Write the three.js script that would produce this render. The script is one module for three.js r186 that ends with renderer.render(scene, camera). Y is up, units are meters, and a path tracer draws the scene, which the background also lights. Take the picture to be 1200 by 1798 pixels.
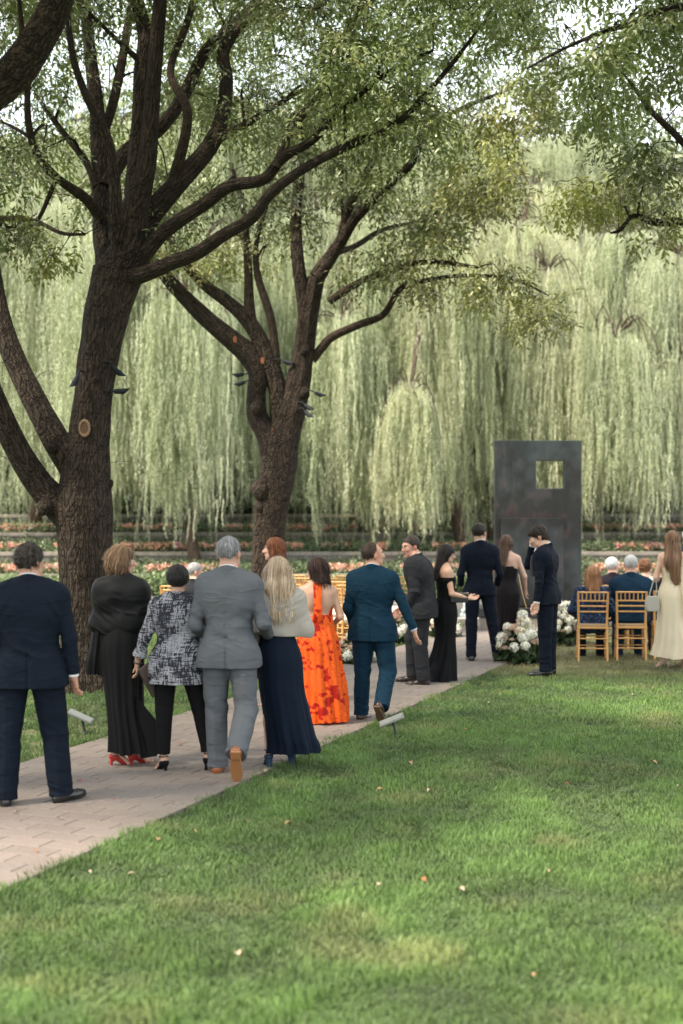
import * as THREE from 'three';
import { mergeGeometries } from 'three/addons/utils/BufferGeometryUtils.js';
import { RoundedBoxGeometry } from 'three/addons/geometries/RoundedBoxGeometry.js';

// ---------------------------------------------------------------- camera, sky, sun, exposure
const scene = new THREE.Scene();
const FOC = 2500, EYE = 2.1, HOR = 884;                    // photograph pixels: focal length, eye height in metres, horizon row
const camera = new THREE.PerspectiveCamera(2 * Math.atan(899 / FOC) * 180 / Math.PI, 1200 / 1798, 0.1, 400);
camera.position.set(0, EYE, 0);
camera.rotation.x = -Math.atan((899 - HOR) / FOC);
camera.focus = 13.2; camera.userData.fStop = 1.45;
const renderer = new THREE.WebGLRenderer({ antialias: true });
renderer.toneMapping = THREE.LinearToneMapping;
renderer.toneMappingExposure = 1.95;
renderer.shadowMap.enabled = true;

const SUN_DIR = new THREE.Vector3(-0.52, 0.78, 0.30).normalize();
const sun = new THREE.DirectionalLight(0xfff0dc, 5.0);
sun.position.copy(SUN_DIR).multiplyScalar(60).add(new THREE.Vector3(0, 0, -20));
sun.target.position.set(0, 0, -20); scene.add(sun, sun.target);
sun.castShadow = true; sun.shadow.radius = 10; sun.shadow.mapSize.set(2048, 2048);
Object.assign(sun.shadow.camera, { left: -30, right: 30, top: 30, bottom: -30, near: 1, far: 140 });

// ---------------------------------------------------------------- helpers
function rng(seed) { let s = seed | 0; return () => { s = (s + 0x6d2b79f5) | 0; let t = Math.imul(s ^ (s >>> 15), 1 | s); t = (t + Math.imul(t ^ (t >>> 7), 61 | t)) ^ t; return ((t ^ (t >>> 14)) >>> 0) / 4294967296; }; }
const h3 = (i, j, k) => { let n = Math.imul(i, 374761393) ^ Math.imul(j, 668265263) ^ Math.imul(k, 1274126177); n = Math.imul(n ^ (n >>> 13), 1274126177); return ((n ^ (n >>> 16)) >>> 0) / 4294967296; };
const sm = (t) => t * t * (3 - 2 * t), lerp = (a, b, t) => a + (b - a) * t, clamp = (x, a, b) => x < a ? a : x > b ? b : x;
const sstep = (a, b, x) => sm(clamp((x - a) / (b - a), 0, 1));
function noise(x, y = 0, z = 0) {                           // value noise, -1 .. 1
  const i = Math.floor(x), j = Math.floor(y), k = Math.floor(z), u = sm(x - i), v = sm(y - j), w = sm(z - k);
  const a = lerp(lerp(h3(i, j, k), h3(i + 1, j, k), u), lerp(h3(i, j + 1, k), h3(i + 1, j + 1, k), u), v);
  const b = lerp(lerp(h3(i, j, k + 1), h3(i + 1, j, k + 1), u), lerp(h3(i, j + 1, k + 1), h3(i + 1, j + 1, k + 1), u), v);
  return lerp(a, b, w) * 2 - 1;
}
const fbm = (x, y, z, o = 4) => { let s = 0, a = 0.5; for (let i = 0; i < o; i++) { s += a * noise(x, y, z); x = x * 2.03 + 7.1; y = y * 2.03 + 3.3; z = z * 2.03 + 1.7; a *= 0.5; } return s; };
const V = (x, y, z) => new THREE.Vector3(x, y, z);
const PX = (x, y, d) => V((x - 600) * d / FOC, EYE - (y - HOR) * d / FOC, -d);   // a pixel at a distance, as a place
const used = new Map();
function numbered(name) { const n = used.get(name) ?? 0; used.set(name, n + 1); return n ? name + '_' + String(n).padStart(3, '0') : name; }
function tag(o, label, category, group, kind) {
  if (label) o.userData.label = label; if (category) o.userData.category = category;
  if (group) o.userData.group = group; if (kind) o.userData.kind = kind; return o;
}
function obj(name, geo, mat, parent) {
  const m = new THREE.Mesh(geo, mat); m.castShadow = m.receiveShadow = true;
  m.name = parent ? name : numbered(name); (parent || scene).add(m); return m;
}
function thing(name, label, category, pos = [0, 0, 0], yaw = 0, group) {
  const g = new THREE.Group(); g.name = numbered(name); g.position.set(...pos); g.rotation.y = yaw;
  scene.add(g); return tag(g, label, category, group);
}
function copyOf(src, pos, yaw, label) {
  const c = src.clone(); c.name = numbered(src.name.replace(/_\d{3}$/, '')); c.position.set(...pos); c.rotation.y = yaw;
  c.userData = { ...src.userData }; if (label) c.userData.label = label; scene.add(c); return c;
}
const mat = (r, g, b, rough = 0.8, more = {}) => { const m = new THREE.MeshPhysicalMaterial({ roughness: rough, side: THREE.DoubleSide, ...more }); m.color.setRGB(r, g, b); return m; };
function geo(pos, idx, extra = {}) {
  const g = new THREE.BufferGeometry(); g.setAttribute('position', new THREE.Float32BufferAttribute(pos, 3));
  if (extra.uv) g.setAttribute('uv', new THREE.Float32BufferAttribute(extra.uv, 2));
  if (extra.color) g.setAttribute('color', new THREE.Float32BufferAttribute(extra.color, 3));
  if (idx) g.setIndex(idx);
  if (extra.normal) g.setAttribute('normal', new THREE.Float32BufferAttribute(extra.normal, 3)); else g.computeVertexNormals();
  return g;
}
// a tiling texture from f(u, v) -> [r, g, b] linear 0..1 or one value; n pixels a side
function tex(n, f, srgb = true, m = n) {
  const d = new Uint8Array(n * m * 4);
  for (let y = 0; y < m; y++) for (let x = 0; x < n; x++) {
    const c = f(x / n, y / m), o = (y * n + x) * 4;
    for (let k = 0; k < 3; k++) { let v = clamp(c.length ? c[k] : c, 0, 1); if (srgb) v = v <= 0.0031308 ? v * 12.92 : 1.055 * v ** (1 / 2.4) - 0.055; d[o + k] = v * 255; }
    d[o + 3] = 255;
  }
  const t = new THREE.DataTexture(d, n, m); t.wrapS = t.wrapT = THREE.RepeatWrapping; t.magFilter = t.minFilter = THREE.LinearFilter;
  if (srgb) t.colorSpace = THREE.SRGBColorSpace; t.needsUpdate = true; return t;
}
const rep = (t, x, y) => { const c = t.clone(); c.repeat.set(x, y); c.needsUpdate = true; return c; };
// tiling noise: p, q = number of lattice cells over the tile
function tnoise(u, v, p, q, s = 0) {
  const x = u * p, y = v * q, i = Math.floor(x), j = Math.floor(y), a = sm(x - i), b = sm(y - j), H = (i, j) => h3(((i % p) + p) % p, ((j % q) + q) % q, s);
  return lerp(lerp(H(i, j), H(i + 1, j), a), lerp(H(i, j + 1), H(i + 1, j + 1), a), b) * 2 - 1;
}
const tfbm = (u, v, p, q, s, o = 4) => { let r = 0, a = 0.5; for (let i = 0; i < o; i++) { r += a * tnoise(u, v, p << i, q << i, s + i * 17); a *= 0.5; } return r; };
// a tube along points with a radius at each; uv in metres
function tube(pts, rad, seg = 8, opt = {}) {
  const curve = new THREE.CatmullRomCurve3(pts, false, 'centripetal'), len = curve.getLength(), n = opt.n || Math.max(4, Math.ceil(len / (opt.step || 0.15)));
  const pos = [], uv = [], idx = [], N = V(0, 0, 0), B = V(0, 0, 0), ref = V(0.3, 0.1, 1).normalize(); let prevN = null;
  for (let i = 0; i <= n; i++) {
    const t = i / n, ft = t * (pts.length - 1), k = Math.min(pts.length - 2, Math.floor(ft));
    const p = curve.getPoint(t), T = curve.getTangent(t), r = lerp(rad[k], rad[k + 1], sm(ft - k));
    if (!prevN) { N.crossVectors(T, Math.abs(T.dot(ref)) > 0.95 ? V(1, 0, 0) : ref).normalize(); } else { N.copy(prevN).addScaledVector(T, -prevN.dot(T)).normalize(); }
    prevN = N.clone(); B.crossVectors(T, N);
    for (let j = 0; j <= seg; j++) {
      const a = (j % seg) / seg * Math.PI * 2, c = Math.cos(a), s = Math.sin(a);
      let rr = r; if (opt.bump) { const q = p.x * 1 + c, w = p.z + s; rr *= 1 + opt.bump * (fbm(q * 1.7 + 9, p.y * 1.3 + p.x * 0.7, w * 1.7, 3) * 1.1); }
      if (opt.flute) rr += opt.flute(t, a, p);
      pos.push(p.x + (N.x * c + B.x * s) * rr, p.y + (N.y * c + B.y * s) * rr, p.z + (N.z * c + B.z * s) * rr);
      uv.push(j / seg * Math.max(1, Math.round(2 * Math.PI * (opt.uvr || rad[0]) / 0.5)) * 0.5, t * len);
    }
  }
  const w = seg + 1;
  for (let i = 0; i < n; i++) for (let j = 0; j < seg; j++) { const a = i * w + j; idx.push(a, a + 1, a + w, a + 1, a + w + 1, a + w); }
  const g = geo(pos, idx, { uv }); const nn = g.attributes.normal;      // close the seam
  for (let i = 0; i <= n; i++) { const a = i * w, b = a + seg, x = nn.getX(a) + nn.getX(b), y = nn.getY(a) + nn.getY(b), z = nn.getZ(a) + nn.getZ(b), l = Math.hypot(x, y, z) || 1; nn.setXYZ(a, x / l, y / l, z / l); nn.setXYZ(b, x / l, y / l, z / l); }
  return g;
}
const M4 = () => new THREE.Matrix4();
const place = (p, q, s) => M4().compose(p, q, typeof s === 'number' ? V(s, s, s) : s);
const quat = (x, y, z, order = 'YXZ') => new THREE.Quaternion().setFromEuler(new THREE.Euler(x, y, z, order));

// sky: bright, thinly clouded
{
  const w = 512, h = 256, d = new Float32Array(w * h * 4);
  for (let y = 0; y < h; y++) for (let x = 0; x < w; x++) {
    const el = ((y + 0.5) / h - 0.5) * Math.PI, az = x / w * Math.PI * 2, c = Math.cos(el);
    const X = Math.cos(az) * c, Y = Math.sin(el), Z = Math.sin(az) * c;
    const cl = sstep(-0.18, 0.22, fbm(X * 2.2 + 3, Y * 3.5, Z * 2.2, 5)), lift = 1 + 0.25 * Math.max(0, Y);
    const o = (y * w + x) * 4, base = [0.72, 0.86, 1.05], cloud = [1.12, 1.12, 1.1];
    for (let k = 0; k < 3; k++) d[o + k] = lerp(base[k], cloud[k], 0.35 + 0.65 * cl) * lift;
    d[o + 3] = 1;
  }
  const t = new THREE.DataTexture(d, w, h, THREE.RGBAFormat, THREE.FloatType); t.mapping = THREE.EquirectangularReflectionMapping;
  t.magFilter = t.minFilter = THREE.LinearFilter; t.needsUpdate = true; scene.background = t; scene.environment = t;
}
// ---------------------------------------------------------------- the setting: lawn, path, pool, terraces
const SLOPE = 0.365, PA = Math.atan(SLOPE), PCOS = Math.cos(PA), PSIN = Math.sin(PA);
const edgeR = (d) => -1.83 + SLOPE * (d - 7.54), edgeL = (d) => -3.93 + SLOPE * (d - 7.54);
const PATH_END = 24.6;
const onPath = (x, d, m = 0) => x > edgeL(d) - m && x < edgeR(d) + m && d < PATH_END;
// the far bank: pool from 25 m to 29.4 m, terraces behind it, the whole bank turned a little about the view
const BANK = 0.02, bankD = (x, d) => d + x * BANK;
{
  const T = tex(512, (u, v) => { const a = tfbm(u, v, 6, 6, 3), b = tfbm(u, v, 60, 60, 9, 3); const k = 1 + 0.5 * a + 0.5 * b; return [0.05 * k, 0.085 * k, 0.023 * k]; });
  const pos = [], uv = [], idx = [], col = [], xs = [], ds = [];
  for (let x = -70; x <= 70; x += x >= -7 && x < 7 ? 0.25 : 3.5) xs.push(x);
  for (let d = -30; d < 24.7; d += d > 4 ? 0.25 : 2) ds.push(d); ds.push(24.7);
  for (const d of ds) for (const x of xs) {
    const worn = sstep(0.1, 0.75, fbm(x * 0.8, d * 0.6, 2, 3) + 0.9 * sstep(16.8, 18.8, d) * sstep(1.6, 2.6, x - 0)) * 0.85;
    pos.push(x, 0.006 + 0.008 * noise(x * 2, d * 2, 5), -d); uv.push(x / 1.5, d / 1.5); col.push(lerp(1, 2.9, worn), lerp(1, 1.55, worn), lerp(1, 2.4, worn));
  }
  const w = xs.length; for (let j = 0; j < ds.length - 1; j++) for (let i = 0; i < w - 1; i++) { const a = j * w + i; idx.push(a, a + 1, a + w, a + 1, a + w + 1, a + w); }
  const m = mat(1, 1, 1, 0.95, { map: T, vertexColors: true });
  tag(obj('lawn', geo(pos, idx, { uv, color: col }), m), 'mown green lawn on both sides of the paved path', null, null, 'structure');
  // earth under everything, out to the horizon
  const e = new THREE.PlaneGeometry(600, 600); e.rotateX(-Math.PI / 2); e.translate(0, -0.6, -150);
  tag(obj('ground', e, mat(0.09, 0.09, 0.05, 1)), 'bare ground beyond and below the garden', null, null, 'structure');
}
{
  // grass blades: tufts, thicker and finer near the camera
  const R = rng(11), pos = [], idx = [], col = [];
  for (let b = 0; b < 13; b++) {
    const a = R() * 6.283, r = 0.045 * Math.sqrt(R()), x = Math.cos(a) * r, z = Math.sin(a) * r, h = 0.022 + 0.026 * R(), lean = 0.012 + 0.024 * R(), la = R() * 6.283, w = 0.0022 + 0.0014 * R(), fa = R() * 6.283;
    const fx = Math.cos(fa) * w, fz = Math.sin(fa) * w, lx = Math.cos(la) * lean, lz = Math.sin(la) * lean, o = pos.length / 3, t = 0.75 + 0.5 * R();
    pos.push(x - fx, 0, z - fz, x + fx, 0, z + fz, x - fx * 0.8 + lx * 0.35, h * 0.6, z - fz * 0.8 + lz * 0.35, x + fx * 0.8 + lx * 0.35, h * 0.6, z + fz * 0.8 + lz * 0.35, x + lx, h, z + lz);
    idx.push(o, o + 1, o + 2, o + 1, o + 3, o + 2, o + 2, o + 3, o + 4);
    for (let k = 0; k < 5; k++) col.push(t, t, t * 0.9);
  }
  const g = geo(pos, idx, { color: col }), list = [];
  const inView = (x, d) => Math.abs(x) < 0.27 * d + 2.0;
  for (let d = 4.0; d < 24.5;) {
    const step = d < 9 ? 0.034 : d < 14 ? 0.042 : 0.056;
    for (let x = -0.27 * d - 1.9; x < 0.27 * d + 1.9; x += step * (Math.abs(x) > 0.27 * d + 0.3 ? 1.35 : 1)) {
      const X = x + (R() - 0.5) * step * 1.6, D = d + (R() - 0.5) * step * 1.6;
      const fray = 0.05 * noise(X * 6 + D * 6, 3) + 0.02 * noise(X * 17, D * 17) - 0.02;
      if (onPath(X, D, fray) || !inView(X, D)) continue;
      if (Math.hypot(X + 2.8, D - 16.1) < 0.42) continue;
      const worn = sstep(0.1, 0.75, fbm(X * 0.8, D * 0.6, 2, 3) + 0.9 * sstep(16.8, 18.8, D) * sstep(1.6, 2.6, X)); if (R() < worn * 0.85) continue;
      list.push(X, D);
    }
    d += step;
  }
  const n = list.length / 2, im = new THREE.InstancedMesh(g, mat(1, 1, 1, 0.6, { vertexColors: true, transmission: 0.3, thickness: 0 }), n), c = new THREE.Color();
  for (let i = 0; i < n; i++) {
    const x = list[i * 2], d = list[i * 2 + 1], q = 1.25 * fbm(x * 2.4, d * 2.0, 8, 3), p = 1.3 * fbm(x * 6, d * 6, 4, 3), comb = noise(x * 2 + 5, d * 2, 1) * 3.6;
    const tall = 1 + 0.55 * p + 0.25 * q, near = onPath(x, d, 0.12) ? 1.35 : 1;
    im.setMatrixAt(i, place(V(x, 0.004, -d), quat(0.28 * Math.sin(comb) + 0.25 * (R() - 0.5), R() * 6.283, 0.28 * Math.cos(comb), 'XZY'), V(1.05, Math.max(0.5, tall) * near * (0.85 + 0.35 * R()), 1.05)));
    const k = 1 + 0.55 * q + 0.30 * p + 0.25 * (R() - 0.5), dry = sstep(0.1, 0.5, fbm(x * 2.3, d * 2.3, 31, 3)) * 0.35 + (d > 16.2 && x > 1.8 ? 0.75 * sstep(16.2, 18.2, d) : 0);
    c.setRGB(lerp(0.120, 0.29, dry) * k, lerp(0.204, 0.245, dry) * k, lerp(0.054, 0.13, dry) * k); im.setColorAt(i, c);
  }
  im.name = 'grass'; tag(im, 'short green grass blades of the lawn', 'grass', null, 'stuff'); im.castShadow = im.receiveShadow = true; scene.add(im);
}
{
  // the path: pavers in running bond across it, laid on a bed
  const path = new THREE.Group(); path.name = 'path'; scene.add(path); tag(path, 'grey brown paver path running from lower left to the pool', null, null, 'structure');
  const at = (s, t) => [edgeL(7.54) + t * PCOS + s * PSIN, 7.54 - t * PSIN + s * PCOS];     // s along the path, t across it from the left edge
  const WIDTH = 2.1 * PCOS, bed = [], S0 = -5, S1 = 18.6;
  for (const [s, t] of [[S0, 0], [S0, WIDTH], [S1, WIDTH], [S1, 0]]) { const [x, d] = at(s, t); bed.push(x, 0.030, -d); }
  obj('path_bed', geo(bed, [0, 1, 2, 0, 2, 3], { uv: [0, 0, 1, 0, 1, 9, 0, 9] }), mat(0.07, 0.058, 0.045, 1), path);
  const R = rng(5), CW = 0.185, BL = WIDTH / 6, grit = tex(512, (u, v) => { const k = 0.93 + 0.10 * tfbm(u, v, 3, 3, 1) + 0.22 * tfbm(u, v, 90, 90, 4, 2); return [0.192 * k, 0.158 * k, 0.137 * k]; });
  const gritB = tex(256, (u, v) => 0.5 + 0.5 * tfbm(u, v, 50, 50, 8, 3), false);
  const tones = []; for (let i = 0; i < 7; i++) { const k = 0.95 + 0.016 * i, w = (R() - 0.5) * 0.03; tones.push(mat(k * (1 + w), k, k * (1 - w), 0.88, { map: grit, bumpMap: gritB, bumpScale: 0.0015 })); }
  const paver = (l, w, ox) => {   // chamfered top
    const p = [], idx = [], uv = [], b = 0.005, H = 0.03, a = l / 2 - 0.0028, c = w / 2 - 0.0038;
    const ring = (x, z, y) => { for (const [i, k] of [[-1, -1], [1, -1], [1, 1], [-1, 1]]) { p.push(i * x, y, k * z); uv.push(ox + i * x, ox * 0.7 + k * z + y); } };
    ring(a, c, -0.005); ring(a, c, H - b); ring(a - b, c - b, H); for (const y of [0, 4]) for (let i = 0; i < 4; i++) { const j = (i + 1) % 4; idx.push(y + i, y + 4 + i, y + j, y + j, y + 4 + i, y + 4 + j); }
    idx.push(8, 10, 9, 8, 11, 10); const g = geo(p, idx, { uv }).toNonIndexed(); g.computeVertexNormals(); return g;
  };
  const full = [0, 1, 2, 3].map((i) => paver(BL, CW, i * 0.31)), half = [0, 1].map((i) => paver(BL / 2, CW, i * 0.43)), spots = [];
  for (let r = 0, s = S0 + CW / 2; s < S1; s += CW, r++) {
    for (let k = 0; k < (r % 2 ? 7 : 6); k++) {
      const edge = r % 2 && (k === 0 || k === 6), t = r % 2 ? (k === 0 ? BL / 4 : k === 6 ? WIDTH - BL / 4 : k * BL) : (k + 0.5) * BL, [x, d] = at(s, t);
      if (d < 5.5 || x < -0.25 * d - 0.6) continue;
      spots.push({ x, d, g: edge ? half[r % 4 > 1 ? 1 : 0] : full[Math.floor(R() * 4)], tone: Math.floor(R() * 7), y: 0.008 + 0.002 * R(), tilt: (R() - 0.5) * 0.008, turn: (R() - 0.5) * 0.008 });
    }
  }
  spots.sort((a, b) => a.d - b.d);
  const rest = [];
  spots.forEach((o, i) => {
    const m = place(V(o.x, o.y, -o.d), quat(o.tilt, -PA + o.turn, o.tilt), 1);
    if (i < 300) { const b = obj('paver', o.g, tones[o.tone], path); b.name = 'paver_' + String(i + 1).padStart(3, '0'); b.applyMatrix4(m); } else rest.push(o.g.clone().applyMatrix4(m));
  });
  tag(obj('far_paving', mergeGeometries(rest), tones[4], path), null, null, null, 'stuff');
}
const stone = tex(512, (u, v) => { const k = 0.85 + 0.3 * tfbm(u, v, 4, 4, 1) + 0.2 * tfbm(u, v, 50, 40, 4, 3) + 0.22 * Math.min(0, tfbm(u, v, 24, 2, 14, 3)); return [0.30 * k, 0.275 * k, 0.245 * k]; });
function boxUV(w, h, l) { const g = new THREE.BoxGeometry(w, h, l), p = g.attributes.position, n = g.attributes.normal, uv = g.attributes.uv; for (let i = 0; i < p.count; i++) uv.setXY(i, Math.abs(n.getX(i)) > 0.5 ? p.getZ(i) : p.getX(i), Math.abs(n.getY(i)) > 0.5 ? p.getZ(i) : p.getY(i)); return g; }
const bank = new THREE.Matrix4().makeRotationY(Math.atan(BANK));
const onBank = (g, x, y, d) => g.translate(x, y, -d).applyMatrix4(bank);
const leafy = [];    // filled below: leaf shapes
{
  // pool with a stone rim, ripples, three jets
  const water = new THREE.PlaneGeometry(60, 4.5, 240, 40); water.rotateX(-Math.PI / 2);
  const p = water.attributes.position; for (let i = 0; i < p.count; i++) p.setY(i, 0.012 * fbm(p.getX(i) * 2.2, p.getZ(i) * 5, 3, 3)); water.computeVertexNormals();
  tag(obj('pool_water', onBank(water, 0, -0.06, 27.25), mat(0.05, 0.065, 0.06, 0.09, { metalness: 0.0, ior: 1.33 })), 'dark rippled water of the long pool', null, null, 'structure');
  const rim = thing('pool_rim', 'low pale stone rim along the near side of the pool', 'pool rim');
  for (let i = -12; i < 12; i++) obj('rim_slab', onBank(boxUV(1.194, 0.16, 0.42), i * 1.2 + 0.6, 0.012, 24.86), mat(0.36, 0.33, 0.30, 0.85, { map: null }), rim);
  const rim2 = thing('pool_rim', 'dark stone rim along the far side of the pool below the planting', 'pool rim');
  for (let i = -14; i < 14; i++) obj('rim_slab', onBank(boxUV(1.194, 0.3, 0.35), i * 1.2 + 0.6, 0.0, 29.6), mat(0.2, 0.19, 0.175, 0.85), rim2);
}
// terraces: wall k has its face at depth, its top at height; soil behind it up to the next wall
const TIERS = [[31.0, 0.56], [32.9, 0.98], [34.9, 1.39], [37.0, 1.82]];
{
  const M = mat(0.8, 0.78, 0.74, 0.9, { map: stone }), cap = mat(1.0, 0.97, 0.92, 0.85, { map: stone }), soil = mat(0.06, 0.055, 0.03, 1);
  const names = ['lowest concrete retaining wall behind the pool', 'second concrete retaining wall from the pool', 'third concrete retaining wall from the pool', 'topmost concrete retaining wall under the dark hedge'];
  TIERS.forEach(([d, h], k) => {
    const w = thing('retaining_wall', names[k], 'wall'), low = k ? TIERS[k - 1][1] - 0.3 : -0.6;
    obj('wall_face', onBank(boxUV(44, h - low - 0.08, 0.25), 0, (h - 0.08 + low) / 2, d + 0.125), M, w);
    for (let i = -7; i < 7; i++) obj('coping', onBank(boxUV(2.99, 0.08, 0.31), i * 3 + 1.5, h - 0.04, d + 0.125), cap, w);
    const next = k < 3 ? TIERS[k + 1][0] : 60, s = new THREE.BoxGeometry(44, 0.5, next - d - 0.25);
    tag(obj('terrace_soil', onBank(s, 0, h - 0.05 - 0.25, (d + 0.25 + next) / 2), soil), null, null, null, 'structure');
  });
  const s = new THREE.BoxGeometry(44, 0.5, 1.2); tag(obj('terrace_soil', onBank(s, 0, -0.15, 30.37), soil), null, null, null, 'structure');
}
// leaf clusters: a few flat leaves with a folded midrib
function leafGeo(R, list) {   // list of [pos, dir, up, len, wid]
  const pos = [], idx = [], col = [];
  for (const [p, d, u, l, w, tone] of list) {
    const s = V(0, 0, 0).crossVectors(d, u).normalize(), n = V(0, 0, 0).crossVectors(s, d).normalize(), o = pos.length / 3;
    const put = (a, b, c) => pos.push(p.x + d.x * a + s.x * b + n.x * c, p.y + d.y * a + s.y * b + n.y * c, p.z + d.z * a + s.z * b + n.z * c);
    put(0, 0, 0); put(l * 0.45, w / 2, w * 0.16); put(l * 0.5, 0, 0); put(l * 0.45, -w / 2, w * 0.16); put(l, 0, -l * 0.12);
    idx.push(o, o + 1, o + 2, o + 1, o + 4, o + 2, o, o + 2, o + 3, o + 2, o + 4, o + 3);
    for (let k = 0; k < 5; k++) col.push(tone, tone, tone * 0.9);
  }
  return geo(pos, idx, { color: col });
}
const rdir = (R) => { const z = R() * 2 - 1, a = R() * 6.283, s = Math.sqrt(1 - z * z); return V(s * Math.cos(a), z, s * Math.sin(a)); };
function bush(R, n, spread, l, w) { const L = []; for (let i = 0; i < n; i++) { const q = rdir(R); q.y = Math.abs(q.y) * 0.8 + 0.1; q.normalize(); L.push([q.clone().multiplyScalar(spread * (0.3 + 0.7 * R())), rdir(R).multiplyScalar(0.8).add(q).normalize(), rdir(R), l * (0.7 + 0.6 * R()), w, 0.7 + 0.6 * R()]); } return leafGeo(R, L); }
const leafMat = (r, g, b, t = 0.35, rough = 0.5) => mat(r, g, b, rough, { transmission: t, thickness: 0, vertexColors: true });
function instances(name, g, m, list, parent) {   // list of [matrix, r, g, b]
  const im = new THREE.InstancedMesh(g, m, list.length), c = new THREE.Color();
  list.forEach(([mt, r, gg, b], i) => { im.setMatrixAt(i, mt); c.setRGB(r, gg, b); im.setColorAt(i, c); });
  im.name = parent ? name : numbered(name); im.castShadow = im.receiveShadow = true; (parent || scene).add(im); return im;
}
{
  const R = rng(21), B = bush(R, 26, 0.13, 0.07, 0.035), Bm = leafMat(1, 1, 1, 0.3, 0.55);
  const petal = []; for (let i = 0; i < 14; i++) { const q = rdir(R); q.y = Math.abs(q.y); petal.push([q.clone().multiplyScalar(0.05), rdir(R), rdir(R), 0.045, 0.045, 0.85 + 0.3 * R()]); }
  const F = leafGeo(R, petal), Fm = leafMat(1, 1, 1, 0.35, 0.6);
  const bw = (x, y, d) => V(x, y, -d).applyMatrix4(bank);
  // low leafy strip at the pool's far edge, then begonia rows and hedges on each terrace
  const strip = (label, cat, n, d0, d1, y, hgt, col, dens) => {
    const list = []; for (let i = 0; i < n; i++) { const x = -9.5 + 19 * R(), d = lerp(d0, d1, R()); if (dens && fbm(x * 0.9, dens, 1, 2) + 0.25 < R() * 0.9 - 0.15) continue; const k = (0.7 + 0.6 * R()) * (1 + 0.4 * noise(x * 1.5, d)), tall = 1 + 0.5 * fbm(x * 1.1, d, dens || 1, 2);
      list.push([place(bw(x, y + R() * hgt * tall, d), quat(0, R() * 6.28, 0), 0.8 + 0.7 * R()), col[0] * k, col[1] * k, col[2] * k]); }
    const o = instances(cat, B, Bm, list); tag(o, label, cat.replace('_', ' '), null, 'stuff'); };
  strip('pale green water edge plants along the far pool rim', 'low_plants', 2600, 29.85, 30.7, 0.1, 0.38, [0.17, 0.23, 0.11], 0);
  strip('clumps of green shrubs at the foot of the second terrace wall', 'shrub_row', 900, 32.2, 32.8, 0.56, 0.2, [0.12, 0.15, 0.08], 4.3);
  strip('clumps of green shrubs at the foot of the third terrace wall', 'shrub_row', 1000, 34.2, 34.8, 0.98, 0.2, [0.12, 0.15, 0.08], 9.1);
  strip('hedge at the foot of the topmost terrace wall', 'hedge', 1500, 36.2, 36.9, 1.39, 0.2, [0.11, 0.13, 0.075], 14.7);
  strip('clipped low hedge on top of the topmost terrace wall', 'hedge', 2600, 37.3, 38.2, 1.8, 0.28, [0.075, 0.115, 0.05], 0);
  [[0, 'pink begonias in the bed on the lowest terrace'], [1, 'pink begonias in the bed on the second terrace'], [2, 'pink begonias in the bed on the third terrace']].forEach(([k, label]) => {
    const [d, h] = TIERS[k]; strip('low leaves of the ' + label, 'bedding_leaves', 2400, d + 0.3, d + 1.15, h - 0.06, 0.12, [0.14, 0.19, 0.10], 0);
    const list = []; for (let i = 0; i < 3600 - k * 400; i++) { const x = -9.5 + 19 * R(), dd = d + 0.28 + 0.9 * R(), pk = fbm(x * 1.2, k * 7, 3, 3), a = R(); if (pk < -0.22) continue;
      const c = a < 0.62 ? [0.82, 0.45, 0.36] : a < 0.85 ? [0.80, 0.52, 0.47] : a < 0.93 ? [0.7, 0.28, 0.38] : [0.82, 0.70, 0.64];
      list.push([place(bw(x, h + 0.05 + 0.1 * R(), dd), quat(0, R() * 6.28, 0), 0.7 + 0.6 * R()), ...c]); }
    tag(instances('begonia_flowers', F, Fm, list), label, 'flowers', null, 'stuff');
  });
  // tall dark shrubs behind the hedge, with scattered white blossoms
  const list = [], white = []; for (let i = 0; i < 5200; i++) { const x = -10 + 20 * R(), top = 3.6 + 0.7 * fbm(x * 0.5, 2, 1, 3), y = lerp(1.8, top, R()), d = 38.4 + 1.6 * R() + (y - 2) * 0.3, k = 0.6 + 0.8 * R(); list.push([place(bw(x, y, d), quat(R() * 3, R() * 6.28, R() * 3), 1.6 + 0.9 * R()), 0.085 * k, 0.12 * k, 0.06 * k]); if (i % 26 === 0 && x > 2) white.push([place(bw(x, y, d - 0.3), quat(0, R() * 6, 0), 0.9), 0.75, 0.72, 0.7]); }
  tag(instances('shrubbery', B, Bm, list), 'tall dark green shrubs at the top of the terraces under the willows', 'shrubs', null, 'stuff');
  tag(instances('blossoms', F, Fm, white), 'small white blossoms on the dark shrubs', 'flowers', null, 'stuff');
  // far wood behind the willows
  const wood = []; for (let i = 0; i < 15000; i++) { const x = -26 + 52 * R(), d = 50 + 14 * R(), top = 14 + 5 * fbm(x * 0.13, 3, d * 0.1, 3), y = 1 + top * Math.pow(R(), 0.8), k = (0.75 + 0.5 * R()) * (1 + 0.7 * fbm(x * 0.3, y * 0.35, d * 0.2, 3)); wood.push([place(V(x, y, -d), quat(R() * 6, R() * 6, R() * 6), 4.5 + 2.5 * R()), 0.22 * k, 0.26 * k, 0.15 * k]); }
  tag(instances('woodland', B, Bm, wood), 'far pale green trees massed behind the willows', 'trees', null, 'stuff');
}
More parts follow.
